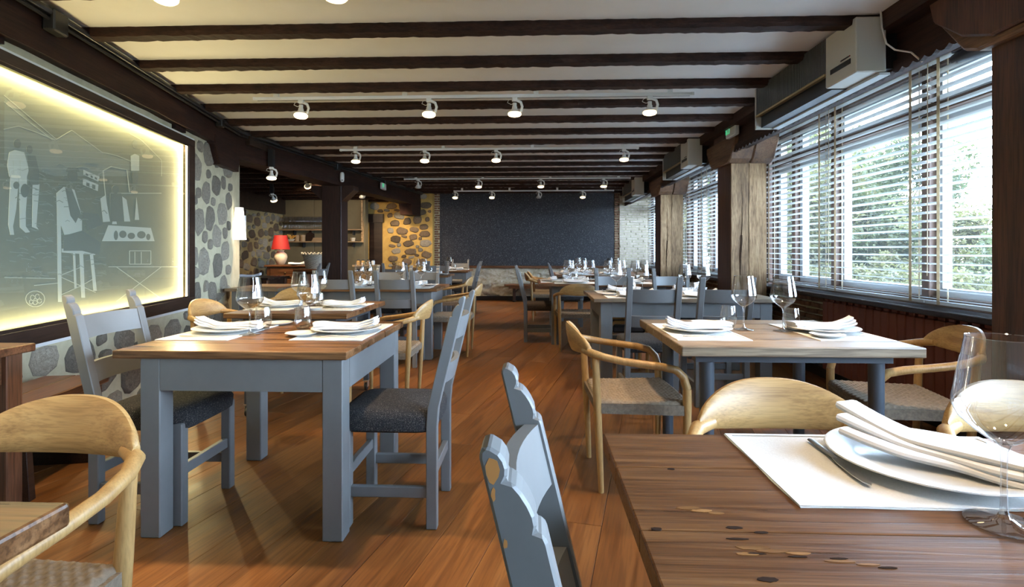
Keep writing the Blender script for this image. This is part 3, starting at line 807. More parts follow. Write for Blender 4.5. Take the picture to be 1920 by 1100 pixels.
def exit_sign(loc, rz, label):
    t = thing('exit_sign', label, 'exit sign', loc, rz)
    box(-.13, -.045, -.06, .13, .0, .06).build('housing', 'white', t, bevel=.008)
    box(-.125, -.047, -.02, -.02, -.0455, .045).build('green_sign', 'green', t)
    MB().box(-.085, -.0482, .012, -.068, -.0475, .030).box(-.09, -.0482, -.012, -.078, -.0475, .012).box(-.06, -.0482, -.014, -.035, -.0475, .03).build('pictogram', 'white', t)
    return t
exit_sign((2.06, 5.55, 2.37), -PI/2, 'small white emergency exit sign with green face above the weathered post')
x, y = on_beam(.60, False)
exit_sign((x+.03, y, 2.33), PI/2, 'small white emergency exit sign with green face on the alcove beam')
x, y = on_beam(.36, False)
ms = thing('motion_sensor', 'white rounded motion sensor on the alcove beam above the dark post', 'sensor', (x+.05, y-.02, 2.28), .4)
MB().rings([[(.032*sc*math.cos(2*PI*k/16), .026*sc*math.sin(2*PI*k/16), z) for k in range(16)] for z, sc in ((-.075, .5), (-.065, .85), (-.04, 1), (.04, 1), (.065, .85), (.075, .5))]).build('housing', 'white', ms, smooth=True)
MB().lathe([(0, -.01), (.012, -.01), (.012, 0)], 12, (.0, -.03, -.045)).build('lens', 'black', ms)

# ---- wall heaters hung on the beam
def heater(y0, y1, label, x=1.84):
    L = y1-y0
    t = thing('wall_heater', label, 'heater', (x, y0, 2.145))
    dp = .17
    cb = .32
    box(0, 0, .018, dp, cb, .335).build('control_box', 'heatgrey', t, bevel=.006)
    box(-.003, .05, .085, .0, cb-.06, .115).build('display_strip', 'black', t)
    mk = MB().box(-.003, .055, .128, .0, .062, .135)
    mk.build('red_mark', 'redshade', t)
    MB().box(-.003, .068, .128, .0, .15, .135).build('maker_lettering', 'black', t)
    box(.012, cb, .10, dp, L-.02, .335).build('casing', 'black', t)
    fins = MB(); yy = cb+.004
    while yy < L-.03:
        fins.box(.0, yy, .115, .014, yy+.010, .335); yy += .019
    fins.build('grille_fins', 'grille', t, kind='stuff')
    box(-.006, cb, .098, .02, L-.02, .112).build('brass_edge', 'gold', t)
    box(.04, cb, .012, dp, L-.02, .10).build('outlet', 'black', t)
    box(.13, 0.0, 0, dp+.02, L, .014).build('bottom_tray', 'alu', t)
    MB().prism([(-.004, .0), (dp, .0), (dp, .335), (-.004, .335)], 'y', L-.02, L).build('end_plate', 'heatgrey', t)
    box(dp, .05, .05, 2.10-x, L-.05, .33).build('mounting_plate', 'black', t)
    return t
heater(3.12, 4.50, 'long wall heater with ribbed grille above the radiator window')
heater(6.43, 7.66, 'wall heater above the second window, past the weathered post')
heater(9.77, 11.07, 'wall heater above the third window, near the speckled wall')
cord = MB().tube([(1.965, 3.10, 2.50), (1.965, 3.09, 2.40), (1.97, 3.06, 2.30), (1.99, 3.02, 2.25), (2.05, 2.98, 2.22), (2.095, 2.96, 2.16)], .005, 6).build('power_cord', 'white', smooth=True)
tag(cord, 'thin white cord running down beside the long wall heater', 'cord')

# ---- radiator
rd = thing('radiator', 'long terracotta ribbed radiator under the window sill', 'radiator', (2.60, 4.84, .10))
ym = MB().box(-.04, .004, 0, .04, .084, .60).mesh('fin', 'radiator', bevel=.006)
yt = MB().box(-.03, .016, .60, .05, .072, .63).mesh('fin_top', 'radiator', bevel=.006)
for k in range(30):
    f = link('fin', ym, rd, (0, -.09-k*.088, 0)); link('fin_top', yt, f)
MB().tube([(.02, -2.75, .58), (.02, .02, .58)], .014, 8).build('pipe', 'radiator', rd, smooth=True)
MB().tube([(.02, -2.75, .03), (.02, .02, .03)], .014, 8).build('pipe', 'radiator', rd, smooth=True)

# ================================================================== CHAIRS
def make_ladder(seat_m):
    t = thing('ladder_chair', 'x', 'chair')
    yb = lambda z: -.212-.2418*(z-.50)
    back = [(-.205, 0), (-.205, .42), (-.212, .50), (yb(.945), .945), (yb(.952)+.002, .952), (yb(.957)+.008, .957), (yb(.957)+.014, .956), (yb(.951)+.021, .951), (yb(.944)+.0245, .944), (yb(.936)+.025, .936), (yb(.929)+.023, .929), (yb(.924)+.0195, .924),
            (yb(.9215)+.0275, .9215), (yb(.913)+.033, .913), (yb(.902)+.0375, .902), (yb(.891)+.040, .891), (yb(.882)+.0395, .882), (yb(.876)+.037, .876), (yb(.873)+.045, .873), (yb(.866)+.0465, .866), (-.166, .50), (-.160, .42), (-.160, 0)]
    for sx in (-1, 1):
        MB().prism(back, 'x', sx*.175-.02, sx*.175+.02).build('back_post', 'grey', t, bevel=.003)
        MB().box(sx*.175-.022, .155, 0, sx*.175+.022, .20, .425).build('front_leg', 'grey', t, bevel=.004)
        MB().box(sx*.175-.012, -.165, .125, sx*.175+.012, .16, .170).build('stretcher', 'grey', t, bevel=.003)
    MB().box(-.155, .165, .20, .155, .19, .245).build('stretcher', 'grey', t, bevel=.003)
    MB().box(-.155, -.195, .20, .155, -.17, .245).build('stretcher', 'grey', t, bevel=.003)
    def rail(z0, z1, bow):
        rg = []
        for i in range(13):
            u = -1+i/6; x = .157*u
            row = []
            for z, o in ((z0, 0), (z0, -.024), (z1, -.024), (z1, 0)):
                yb = -.166-(z-.5)*.236 if z > .5 else -.166
                row.append((x, yb-.008-bow*(1-u*u)+o*.9, z))
            rg.append(row)
        return MB().rings(rg)
    rail(.770, .865, .030).build('top_rail', 'grey', t, smooth=True)
    rail(.585, .670, .030).build('lower_rail', 'grey', t, smooth=True)
    # padded seat
    rings = []
    for z, ins in ((.392, .014), (.402, .0), (.450, -.004), (.474, .008), (.484, .03), (.488, .10)):
        n = 28; ring = []
        for i in range(n):
            a = 2*PI*i/n; c_, s_ = math.cos(a), math.sin(a)
            e = .30
            ring.append(((.198-ins)*math.copysign(abs(c_)**e, c_), .012+(.205-ins)*math.copysign(abs(s_)**e, s_)-(.0), z))
        rings.append(ring)
    MB().rings(rings).build('seat_cushion', seat_m, t, smooth=True)
    return t
def make_armchair():
    t = thing('round_armchair', 'x', 'armchair')
    for s in (-1, 1):
        MB().tube([(s*.215, -.185, 0), (s*.218, -.195, .22), (s*.222, -.205, .44), (s*.228, -.215, .645)], [.0125, .0165, .0195, .0165], 14).build('rear_leg', 'oak', t, smooth=True)
        arm = [(s*.252, .205, 0), (s*.253, .206, .22), (s*.254, .208, .42), (s*.256, .206, .50), (s*.259, .190, .555), (s*.264, .155, .590), (s*.269, .09, .606), (s*.273, 0, .618), (s*.270, -.10, .632), (s*.256, -.18, .648), (s*.228, -.232, .660), (s*.180, -.262, .668)]
        MB().tube(arm[:4], [.0125, .0165, .020, .020], 14).build('front_leg', 'oak', t, smooth=True)
        MB().tube(arm[3:], [.020, .0195, .019, .0185, .018, .0175, .018, .020, .018], 14).build('arm', 'oak', t, smooth=True)
        MB().tube([(s*.218, -.19, .405), (s*.25, .205, .405)], .014, 8).build('side_rail', 'oak', t, smooth=True)
    rg = []
    for i in range(33):
        u = -1+i/16; x = .222*u
        sh = max(0, 1-abs(u)**2.3)
        zb = .640+.016*(abs(u)**2); zt = zb+.032+.108*sh**.75
        yc = -.238-.062*(1-u*u)
        th = .0135+.004*sh
        ring = []
        for k in range(14):
            a = 2*PI*k/14
            zz = (zb+zt)/2+(zt-zb)/2*math.sin(a)*1.0
            f = max(0, (zz-.66))
            ring.append((x+.0*f, yc-.16*f-.03*f*sh+th*math.copysign(abs(math.cos(a))**.7, math.cos(a)), zz))
        rg.append(ring)
    MB().rings(rg).build('backrest', 'oakback', t, smooth=True)
    # woven paper cord seat: ridges are geometry
    NU, NV = 140, 112
    def seat(u, v):
        e = min(u, 1-u, v, 1-v)
        w_ = .226+.036*v
        x = (u*2-1)*w_; yy = -.205+.43*v+.02*(1-(2*u-1)**2)*(v-.3)
        z = .438-.016*math.sin(PI*u)*math.sin(PI*v)
        z += .0046*abs(math.sin(u*PI*28))*(1 if (int(u*28)+int(v*28)) % 2 else -.3)*abs(math.sin(v*PI*28))
        if e < .045: z -= .030*(1-e/.045)**2
        return (x, yy, z)
    MB().grid(NU, NV, seat).build('woven_seat', 'cord', t, smooth=True)
    wr = MB()
    for (a, b, n) in (((-.24, .217), (.24, .217), 90), ((-.205, -.198), (.205, -.198), 70)):
        for i in range(n):
            f = i/(n-1); x = a[0]+(b[0]-a[0])*f; yy = a[1]+(b[1]-a[1])*f+(.014*(1-(2*f-1)**2) if a[1] > 0 else -.002)
            wr.box(x-.0022, yy-.013, .383, x+.0022, yy+.006, .424)
    wr.box(-.24, .195, .386, .24, .214, .42).box(-.205, -.195, .386, .205, -.18, .42)
    for s in (-1, 1):
        for i in range(72):
            f = i/71; x = s*(.218+.032*f); yy = -.185+.39*f
            wr.box(x-.016, yy-.0024, .378, x+.016, yy+.0024, .424)
    wr.build('cord_wrapping', 'cord', t, kind='stuff')
    return t
def place(make, key, x, y, rz, label, group=None, scale=None):
    if key not in protos:
        o = protos[key] = make(); o.location = (x, y, 0); o.rotation_euler = (0, 0, rz); o['label'] = label
        if group: o['group'] = group
    else: o = dup(protos[key], (x, y, 0), rz, label, group)
    if scale: o.scale = scale
    return o
def ladder(x, y, rz, label, group=None, brown=False, scale=None):
    return place(lambda: make_ladder('brownfab' if brown else 'tweed'), 'ladder%d' % brown, x, y, rz, label, group, scale)
def armchair(x, y, rz, label, group=None): return place(make_armchair, 'arm', x, y, rz, label, group)
UP, DN, RT, LF = 0, PI, -PI/2, PI/2                  # facing +y, -y, +x, -x

# ================================================================== TABLES
def grey_table(label, x0, x1, y0, y1, z=.75, th=.032, leg=.082, apr=.13, ins=.03, top='top', inl=None):
    cx, cyy = (x0+x1)/2, (y0+y1)/2
    t = thing('dining_table', label, 'table', (cx, cyy, 0))
    w_, d = (x1-x0)/2, (y1-y0)/2
    n = max(4, round(2*d/.18)); yy = -d
    for k in range(n):
        b = 2*d/n*(1 if k < n-1 else 1)
        e = R.uniform(-.003, .003)
        MB().box(-w_+e, yy+.0008, z-th, w_+R.uniform(-.003, .003), yy+b-.0008, z-R.uniform(0, .0012)).build('board', top, t, bevel=.004, seg=2)
        yy += b
    il = ins if inl is None else inl
    for sx, sy in ((-1, -1), (1, -1), (-1, 1), (1, 1)):
        xi = w_-(il if sx < 0 else ins)
        MB().box(sx*xi-(leg if sx > 0 else 0), sy*(d-ins)-(leg if sy > 0 else 0), 0, sx*xi+(leg if sx < 0 else 0), sy*(d-ins)+(leg if sy < 0 else 0), z-th).build('leg', 'grey', t, bevel=.004)
    for sy in (-1, 1):
        MB().box(-w_+il+leg, sy*(d-ins-.012)-.012, z-th-apr, w_-ins-leg, sy*(d-ins-.012)+.012, z-th).build('apron', 'grey', t)
    for sx in (-1, 1):
        xi = w_-(il if sx < 0 else ins)
        MB().box(sx*(xi-.012)-.012, -d+ins+leg, z-th-apr, sx*(xi-.012)+.012, d-ins-leg, z-th).build('apron', 'grey', t)
    return t
grey_table('square grey table with worn wooden top before the lit panel', -1.665, -.725, 2.04, 2.95, ins=.022, inl=.10)
grey_table('long grey table in front of the weathered post', .50, 2.03, 4.42, 5.33, top='topgrey', ins=.06, leg=.10)
grey_table('long grey table in front of the dark alcove post', -2.42, -.995, 5.48, 6.30, ins=.07, leg=.09)
grey_table('narrow grey table at the alcove mouth behind the stone wall end', -3.23, -2.66, 5.45, 6.25, ins=.05, top='topgrey')
grey_table('grey table with many glasses in the window row, second from the post', .06, 1.85, 6.35, 7.45, ins=.16, leg=.09)
grey_table('last grey table of the window row, before the bench', .35, 2.0, 8.6, 9.9, ins=.06)
grey_table('grey table past the long table by the dark post', -2.35, -1.36, 8.45, 9.15, ins=.04)
grey_table('grey table closest to the speckled wall, aisle side', -2.2, -1.27, 10.35, 11.3, ins=.04)

def big_table():
    t = thing('dining_table', 'large glossy brown table with knots in the near corner by the window', 'table', (.99, .58, 0))
    z = .75; x0, x1, yy = -.84, .84, -.62
    for b in (.30, .24, .26, .22, .18):
        MB().box(x0, yy+.0006, z-.036, x1, yy+b-.0006, z-R.uniform(0, .0008)).build('board', 'topnear', t, bevel=.003, seg=2); yy += b
    for sx in (-1, 1):
        for sy in (-1, 1): box(sx*.70-.04, sy*.46-.04, 0, sx*.70+.04, sy*.46+.04, z-.036).build('leg', 'grey', t, bevel=.004)
        box(sx*.70-.012, -.42, z-.15, sx*.70+.012, .42, z-.036).build('apron', 'grey', t)
    for sy in (-1, 1): box(-.66, sy*.46-.012, z-.15, .66, sy*.46+.012, z-.036).build('apron', 'grey', t)
    # knots and worn bare patches in the surface
    def blotch(name, m, x, y, rx, ry, up, n=17):
        MB().prism([(x+rx*math.cos(2*PI*k/n)*R.uniform(.85, 1.1), y+ry*math.sin(2*PI*k/n)*R.uniform(.8, 1.15)) for k in range(n)], 'z', z-.0014, z+up).build(name, m, t, smooth=True)
    for x, y, rx, ry in ((-.752, .245, .020, .005), (-.735, .238, .016, .0045), (-.716, .232, .012, .004), (-.70, .140, .022, .006), (-.678, .132, .020, .0045), (-.712, .124, .014, .0035), (-.645, .128, .016, .003), (-.60, .112, .020, .0028), (-.57, .106, .014, .0022)):
        blotch('worn_patch', 'wornwood', x, y, rx, ry, .0002)
    for x, y, rx, ry in ((-.742, .392, .007, .004), (-.816, .182, .008, .004), (-.705, .190, .012, .004), (-.672, .178, .010, .003), (-.712, .160, .016, .0022), (-.70, .125, .012, .002), (-.65, .12, .012, .002), (-.71, .07, .013, .005), (-.55, .10, .012, .0022), (-.60, .118, .011, .0018), (-.42, .40, .008, .003), (-.35, .12, .011, .0035)):
        blotch('knot', 'knotwood', x, y, rx, ry, .0003)
    return t
big_table()

def steel_table():
    t = thing('dining_table', 'square table with bleached top on round grey steel legs by the radiator', 'table', (1.10, 2.655, 0))
    z = .75
    for k in range(5):
        y0 = -.435+k*.174
        MB().box(-.49, y0+.0008, z-.042, .49, y0+.1732, z-R.uniform(0, .001)).build('board', 'topgrey', t, bevel=.005, seg=2)
    for sx in (-1, 1):
        for sy in (-1, 1):
            x, y = sx*.355, sy*.33
            MB().lathe([(.0, 0), (.026, 0), (.028, .01), (.031, z-.08)], 18, (x, y, 0)).build('leg', 'steelgrey', t, smooth=True)
        box(sx*.355-.025, -.33, z-.082, sx*.355+.025, .33, z-.042).build('frame_rail', 'steelgrey', t)
    for sy in (-1, 1): box(-.41, sy*.33-.025, z-.08, .41, sy*.33+.025, z-.042).build('frame_rail', 'steelgrey', t)
    return t
steel_table()
def caster_table():
    t = thing('dining_table', 'brown topped table on blue grey steel legs with casters', 'table', (-1.67, 3.98, 0))
    z = .72
    for k in range(5):
        y0 = -.46+k*.184
        MB().box(-.425, y0+.0008, z-.035, .425, y0+.1832, z-R.uniform(0, .001)).build('board', 'top', t, bevel=.004)
    for sx in (-1, 1):
        for sy in (-1, 1):
            x, y = sx*.30, sy*.36
            box(x-.022, y-.022, .085, x+.022, y+.022, z-.035).build('leg', 'steelgrey', t, bevel=.003)
            c = MB().box(x-.025, y-.025, .078, x+.025, y+.025, .086).box(x-.016, y-.03, .03, x-.012, y+.015, .08).box(x+.012, y-.03, .03, x+.016, y+.015, .08).build('caster', 'silver', t)
            MB().rings([[(xx, y-.012+r_*math.cos(2*PI*k/16), .032+r_*math.sin(2*PI*k/16)) for k in range(16)] for xx, r_ in ((x-.011, .026), (x-.008, .032), (x+.008, .032), (x+.011, .026))]).build('wheel', 'black', c, smooth=True)
        box(sx*.30-.015, -.36, .16, sx*.30+.015, .36, .19).build('stretcher', 'steelgrey', t)
        box(sx*.30-.02, -.36, z-.085, sx*.30+.02, .36, z-.035).build('frame_rail', 'steelgrey', t)
    box(-.30, -.015, .16, .30, .015, .19).build('stretcher', 'steelgrey', t)
    for sy in (-1, 1): box(-.30, sy*.36-.02, z-.085, .30, sy*.36+.02, z-.035).build('frame_rail', 'steelgrey', t)
caster_table()
def plain_table(label, x0, x1, y0, y1, z=.75, m='redwood', th=.035):
    t = thing('side_table', label, 'table', ((x0+x1)/2, (y0+y1)/2, 0)); w_, d = (x1-x0)/2, (y1-y0)/2
    n = max(3, round(2*d/.2))
    for k in range(n): MB().box(-w_, -d+k*2*d/n+.0008, z-th, w_, -d+(k+1)*2*d/n-.0008, z).build('board', m, t, bevel=.006, seg=2)
    for sx in (-1, 1):
        for sy in (-1, 1): box(sx*(w_-.065)-.035, sy*(d-.065)-.035, 0, sx*(w_-.065)+.035, sy*(d-.065)+.035, z-th).build('leg', 'redwoodz', t, bevel=.004)
        box(sx*(w_-.065)-.012, -d+.06, z-th-.12, sx*(w_-.065)+.012, d-.06, z-th).build('apron', m, t)
    for sy in (-1, 1): box(-w_+.06, sy*(d-.065)-.012, z-th-.12, w_-.06, sy*(d-.065)+.012, z-th).build('apron', m, t)
    return t
plain_table('brown wooden side table against the wall at the near end of the bench', -2.46, -2.125, 1.62, 2.20)
plain_table('dark table deep in the alcove before the stone side wall', -4.7, -3.85, 7.6, 8.3, m='darkwood')
t = thing('dining_table', 'brown table corner tucked over the arm of the nearest armchair', 'table', (-1.25, .42, 0))
for k in range(4): MB().box(-.53, -.39+k*.195+.0008, .712, .525, -.39+(k+1)*.195-.0008, .75).build('board', 'top', t, bevel=.006, seg=2)
for sx in (-1, 1):
    for sy in (-1, 1): box(sx*.34-.035, sy*.28-.035, 0, sx*.34+.035, sy*.28+.035, .712).build('leg', 'grey', t, bevel=.004)

# ================================================================== BENCHES
def bench(label, loc, rz, L, D, z, loc_leg):
    t = thing('bench', label, 'bench', loc, rz)
    for k in range(2): box(-L/2, -D/2+k*D/2+.001, z-.045, L/2, -D/2+(k+1)*D/2-.001, z).build('seat_board', 'redwood', t, bevel=.005)
    box(-L/2+.05, -D/2+.012, z-.115, L/2-.05, -D/2+.035, z-.045).build('apron', 'redwood', t)
    for x in loc_leg:
        MB().prism([(-D/2+.015, 0), (D/2-.015, 0), (D/2-.04, z-.045), (-D/2+.04, z-.045)], 'x', x-.02, x+.02).build('leg', 'darkwood', t, bevel=.003)
    return t
xw, yw = LW(2.55, .215)
bench('long reddish wooden bench against the stone wall under the lit panel', (xw, yw, 0), ROT_L, .70, .33, .45, (-.22, .24))
far_b = thing('bench', 'long low reddish bench below the speckled wall', 'bench', (.55, 12.02, 0))
box(-1.2, -.17, .36, 1.2, .17, .40).build('seat_board', 'redwood', far_b, bevel=.005)
box(-1.1, -.15, .30, 1.1, -.13, .36).build('apron', 'redwood', far_b)
for x in (-.98, .0, .98):
    l = box(x-.03, -.13, 0, x+.03, .13, .36).build('leg', 'darkwood', far_b, bevel=.004)
    s = 1 if x < 0 else -1
    MB().bar((x, -.12, .20), (x+s*.16, -.12, .35), .03, .03, up=(0, 1, 0)).build('brace', 'darkwood', far_b)

# ================================================================== CHAIR PLACES
ladder(-.600, 2.365, LF, 'grey ladder chair, aisle side of the square grey table')
ladder(-1.655, 2.35, RT, 'grey ladder chair with finials between lit panel and square table')
near_chair = ladder(.268, .70, RT, 'grey ladder chair with chipped post at the glossy brown table')
for x_, y_, z_, a_, b_ in ((.1954, -.3065, .935, .007, .013), (.1954, -.3062, .912, .0028, .007), (.1954, -.2945, .865, .0022, .006), (.1954, -.274, .78, .002, .004)):
    MB().prism([(y_+a_*math.cos(2*PI*k/9)*R.uniform(.6, 1.1), z_+b_*math.sin(2*PI*k/9)*R.uniform(.6, 1.1)) for k in range(9)], 'x', .1945, x_).build('chipped_paint', 'raw', near_chair)['label'] = 'orange chipped bare wood'
ladder(.865, 4.14, UP, 'grey ladder chair, aisle-side of two backed against the table before the weathered post')
ladder(1.375, 4.14, UP, 'grey ladder chair, window-side of two backed against the table before the weathered post')
ladder(-1.93, 5.36, UP, 'grey ladder chair, wall-side of two backed against the table before the dark post')
ladder(-1.335, 5.36, UP, 'grey ladder chair, aisle-side of two backed against the table before the dark post')
ladder(-1.83, 6.52, DN, 'grey ladder chair, wall-side of two behind the table before the dark post')
ladder(-1.40, 6.52, DN, 'grey ladder chair, aisle-side of two behind the table before the dark post')
ladder(.085, 6.86, RT, 'grey ladder chair with brown seat at the aisle end of the second window table', brown=True)
ladder(.86, 5.55, DN, 'grey ladder chair, aisle-side of two behind the table before the weathered post')
ladder(1.48, 5.55, DN, 'grey ladder chair, middle one behind the table before the weathered post')
ladder(.54, 8.2, RT, 'dark grey ladder chair at the aisle end of the last window table')
ladder(-1.74, 9.42, DN, 'grey ladder chair behind the aisle table past the long one')
ladder(-1.27, 9.75, LF, 'dark grey ladder chair standing sideways between the last two aisle tables')
ladder(-1.62, 11.5, DN, 'grey ladder chair between the last aisle table and speckled wall')
ladder(-1.80, 10.15, UP, 'grey ladder chair on the near side of the last aisle table')
ladder(-3.50, 8.05, LF, 'grey ladder chair at the dark table in the alcove')
ladder(-2.10, 8.3, UP, 'grey ladder chair backed against the aisle table past the long one')

armchair(.50, 2.76, RT+.03, 'oak armchair on the aisle side of the steel-legged table')
armchair(1.80, 2.72, LF-.15, 'oak armchair between steel-legged table and terracotta radiator')
armchair(.675, 1.24, DN, 'oak armchair tucked under the far side of the glossy brown table')
armchair(1.33, 1.24, DN, 'oak armchair behind the big wine glass, by the near post')
armchair(-1.165, .985, DN-.06, 'pale oak armchair tucked under the brown table corner, nearest of all')
armchair(-1.085, 3.95, LF, 'oak armchair on the aisle side of the caster table')
armchair(-2.22, 3.95, RT, 'oak armchair between stone wall and caster table')
armchair(-.90, 5.95, LF, 'oak armchair at the aisle end of the table before the dark post')
armchair(-2.36, 5.0, DN, 'oak armchair facing the caster table from behind it')
armchair(.52, 6.27, UP, 'oak armchair, back to the camera, at the second window table')
armchair(.18, 8.95, RT, 'oak armchair, nearer of two at the aisle end of the last window table')
armchair(.22, 9.60, RT, 'oak armchair, farther of two at the aisle end of the last window table')
armchair(-1.20, 7.65, LF, 'oak armchair in the aisle behind the table before the dark post')
# a low stool with a dark pad pushed under the long table
st = thing('stool', 'bent wood stool with dark pad under the table before the weathered post', 'stool', (.86, 5.0, 0))
for s in (-1, 1):
    MB().tube([(-.16, s*.17, 0), (-.165, s*.17, .40), (-.16, s*.17, .47), (-.13, s*.17, .50), (.13, s*.17, .50), (.16, s*.17, .47), (.165, s*.17, .40), (.16, s*.17, 0)], .016, 10).build('bent_frame', 'oak', st, smooth=True)
MB().box(-.15, -.155, .40, .15, .155, .47).build('pad', 'black', st, bevel=.02, seg=2)
M['crystal_rim'] = M['crystalsolid']
# ================================================================== TABLEWARE
def m_wine():
    t = thing('wine_glass', 'x', 'wine glass')
    MB().lathe([(.0405, .0), (.0415, .0016), (.039, .003), (.018, .0055), (.008, .010), (.0046, .018), (.0038, .035), (.0036, .075), (.0042, .094), (.008, .103), (.014, .107)], 26).build('stem', 'crystalsolid', t, smooth=True)
    MB().lathe([(.0, .1035), (.012, .1055), (.030, .118), (.046, .133), (.0535, .148), (.0535, .156), (.049, .185), (.0435, .215), (.0395, .240)], 28).build('bowl', 'crystal', t, smooth=True)
    MB().rings([[(r*math.cos(2*PI*k/28), r*math.sin(2*PI*k/28), z) for k in range(28)] for r, z in ((.0392, .2396), (.0400, .2404), (.0402, .2392))], False).build('rim', 'crystalsolid', t, smooth=True)
    return t
def m_tumbler():
    t = thing('tumbler', 'x', 'water glass')
    MB().lathe([(.0, .004), (.022, .005), (.031, .014), (.0365, .035), (.0375, .050), (.034, .078), (.030, .102)], 24).build('bowl', 'crystal', t, smooth=True)
    MB().lathe([(.0, .0005), (.021, .0005), (.026, .004), (.028, .010), (.02, .007), (.0, .006)], 24).build('base', 'crystalsolid', t, smooth=True)
    return t
def m_plate():
    t = thing('dinner_plate', 'x', 'plate')
    MB().lathe([(0, .0), (.085, .0), (.095, .004), (.150, .017), (.154, .0185), (.153, .0205), (.148, .0205), (.108, .0105), (.095, .008), (0, .0065)], 40).build('plate', 'china', t, smooth=True)
    return t
def m_side():
    t = thing('side_plate', 'x', 'plate')
    MB().lathe([(0, .0), (.045, .0), (.052, .003), (.072, .011), (.073, .013), (.069, .013), (.052, .007), (0, .005)], 30).build('plate', 'china', t, smooth=True)
    return t
def m_mat():
    t = thing('placemat', 'x', 'placemat')
    def f(u, v): return ((u-.5)*.47+.0012*math.sin(v*11), (v-.5)*.335+.0012*math.sin(u*13), .0016+.0008*math.sin(u*9+v*4)*(1 if 0 < u < 1 and 0 < v < 1 else 0))
    mb = MB().grid(14, 10, f)
    n = len(mb.v); mb.grid(14, 10, lambda u, v: (f(u, v)[0], f(u, v)[1], .0001))
    edge = [i for i in range(15)]+[14+15*j for j in range(1, 11)]+[150+i for i in range(13, -1, -1)]+[15*j for j in range(9, 0, -1)]
    for a, b in zip(edge, edge[1:]+edge[:1]): mb.f.append((a, b, n+b, n+a))
    mb.build('cloth', 'linen', t, smooth=True)
    MB().box(-.232, -.166, .0022, .232, -.155, .0036).box(-.232, .155, .0022, .232, .166, .0036).box(-.234, -.166, .0022, -.224, .166, .0036).box(.224, -.166, .0022, .234, .166, .0036).build('hem', 'linen', t)
    return t
def napkin_mesh(L=.30, W=.075, layers=3, flare=.026, seed=1, th=.014):
    r = random.Random(seed); mb = MB()
    for k in range(layers):
        rg = []
        dx_, dy_ = r.uniform(-.004, .004)-.004*k, (k-1)*.004
        for i in range(19):
            u = i/18; x = (u-.5)*L+dx_
            w_ = W*(.54-.05*k)*(1-.42*math.exp(-((u-.79)/.09)**2))+.006*math.sin(u*9+k)
            z = .003+k*th*.66+flare*max(0, (u-.74)/.26)**1.4*(.9+.06*k)+.0025*math.sin(u*6+k*.5)+.007*math.exp(-((u-.14)/.14)**2)*k*.3+.006*math.exp(-((u-.80)/.08)**2)
            ring = []
            for q in range(12):
                a = 2*PI*q/12; ca, sa = math.cos(a), math.sin(a)
                yy = w_*math.copysign(abs(ca)**.55, ca)+dy_
                ring.append((x+.012*ca*(u-.5), yy, z+th/2+th/2*math.copysign(abs(sa)**.6, sa)+.008*(ca**2)*max(0, (u-.74)/.26)*(1 if ca > 0 else .4)))
            rg.append(ring)
        mb.rings(rg)
    return mb
def m_napkin(seed=1):
    t = thing('napkin', 'x', 'napkin')
    for k in range(3):
        m = napkin_mesh(layers=3, seed=seed); n = 19*12
        part = MB(); part.v = m.v[k*n:(k+1)*n]; per = len(m.f)//3
        part.f = [tuple(i-k*n for i in f) for f in m.f[k*per:(k+1)*per]]
        part.build('fold', 'napkin', t, smooth=True)
    return t
def m_knife():
    t = thing('table_knife', 'x', 'knife')
    rg = []
    for y, w_, h in ((-.105, .004, .004), (-.102, .0065, .006), (-.06, .0065, .0065), (-.012, .0045, .005), (-.004, .0045, .005)):
        rg.append([(w_*math.cos(2*PI*k/10), y, .0042+h/2*math.sin(2*PI*k/10)) for k in range(10)])
    MB().rings(rg).build('handle', 'silver', t, smooth=True)
    MB().prism([(-.0045, -.006), (.005, -.006), (.0085, .02), (.0095, .07), (.007, .098), (.0, .112), (-.0045, .105)], 'z', .003, .0048).build('blade', 'silver', t)
    return t
def m_fork():
    t = thing('table_fork', 'x', 'fork')
    rg = []
    for y, w_, z in ((-.10, .004, .004), (-.095, .0075, .004), (-.05, .005, .005), (.0, .003, .007), (.035, .0035, .006), (.05, .010, .004), (.062, .011, .004)):
        rg.append([(w_*math.cos(2*PI*k/10), y, z+.0015*math.sin(2*PI*k/10)) for k in range(10)])
    MB().rings(rg).build('handle', 'silver', t, smooth=True)
    for k in range(4):
        x = -.0088+k*.00585
        MB().tube([(x, .060, .004), (x, .08, .0035), (x*.95, .103, .0065)], [.0017, .0016, .0009], 6).build('tine', 'silver', t, smooth=True)
    return t
MK = {'wine glass': m_wine, 'water tumbler': m_tumbler, 'white dinner plate': m_plate, 'small side plate': m_side, 'linen placemat': m_mat, 'folded white napkin': m_napkin, 'steel table knife': m_knife, 'steel fork': m_fork}
LEAD = {'wine glass': 'stemmed crystal wine glass', 'water tumbler': 'rounded crystal water tumbler', 'white dinner plate': 'white dinner plate under a napkin', 'small side plate': 'small white side plate',
        'linen placemat': 'white linen placemat', 'folded white napkin': 'folded white napkin on its plate', 'steel table knife': 'steel table knife beside the plate', 'steel fork': 'steel fork beside the plate'}
def item(kind, x, y, z, rz, where, group=None, s=None):
    lb = (LEAD[kind]+' '+where).replace(' ,', ',')
    if kind not in protos:
        o = protos[kind] = MK[kind](); o.location = (x, y, z); o.rotation_euler = (0, 0, rz); o['label'] = lb
        if group: o['group'] = group
    else: o = dup(protos[kind], (x, y, z), rz, lb, group)
    if s: o.scale = s if isinstance(s, tuple) else (s, s, s)
    return o
DEF = {'linen placemat': (0, .185, 0), 'white dinner plate': (0, .175, .0025), 'folded white napkin': (0, .175, .009), 'steel fork': (-.185, .16, .0037), 'steel table knife': (.185, .16, .0037),
       'small side plate': (-.215, .33, .0), 'wine glass': (.10, .40, 0), 'water tumbler': (.0, .385, 0)}
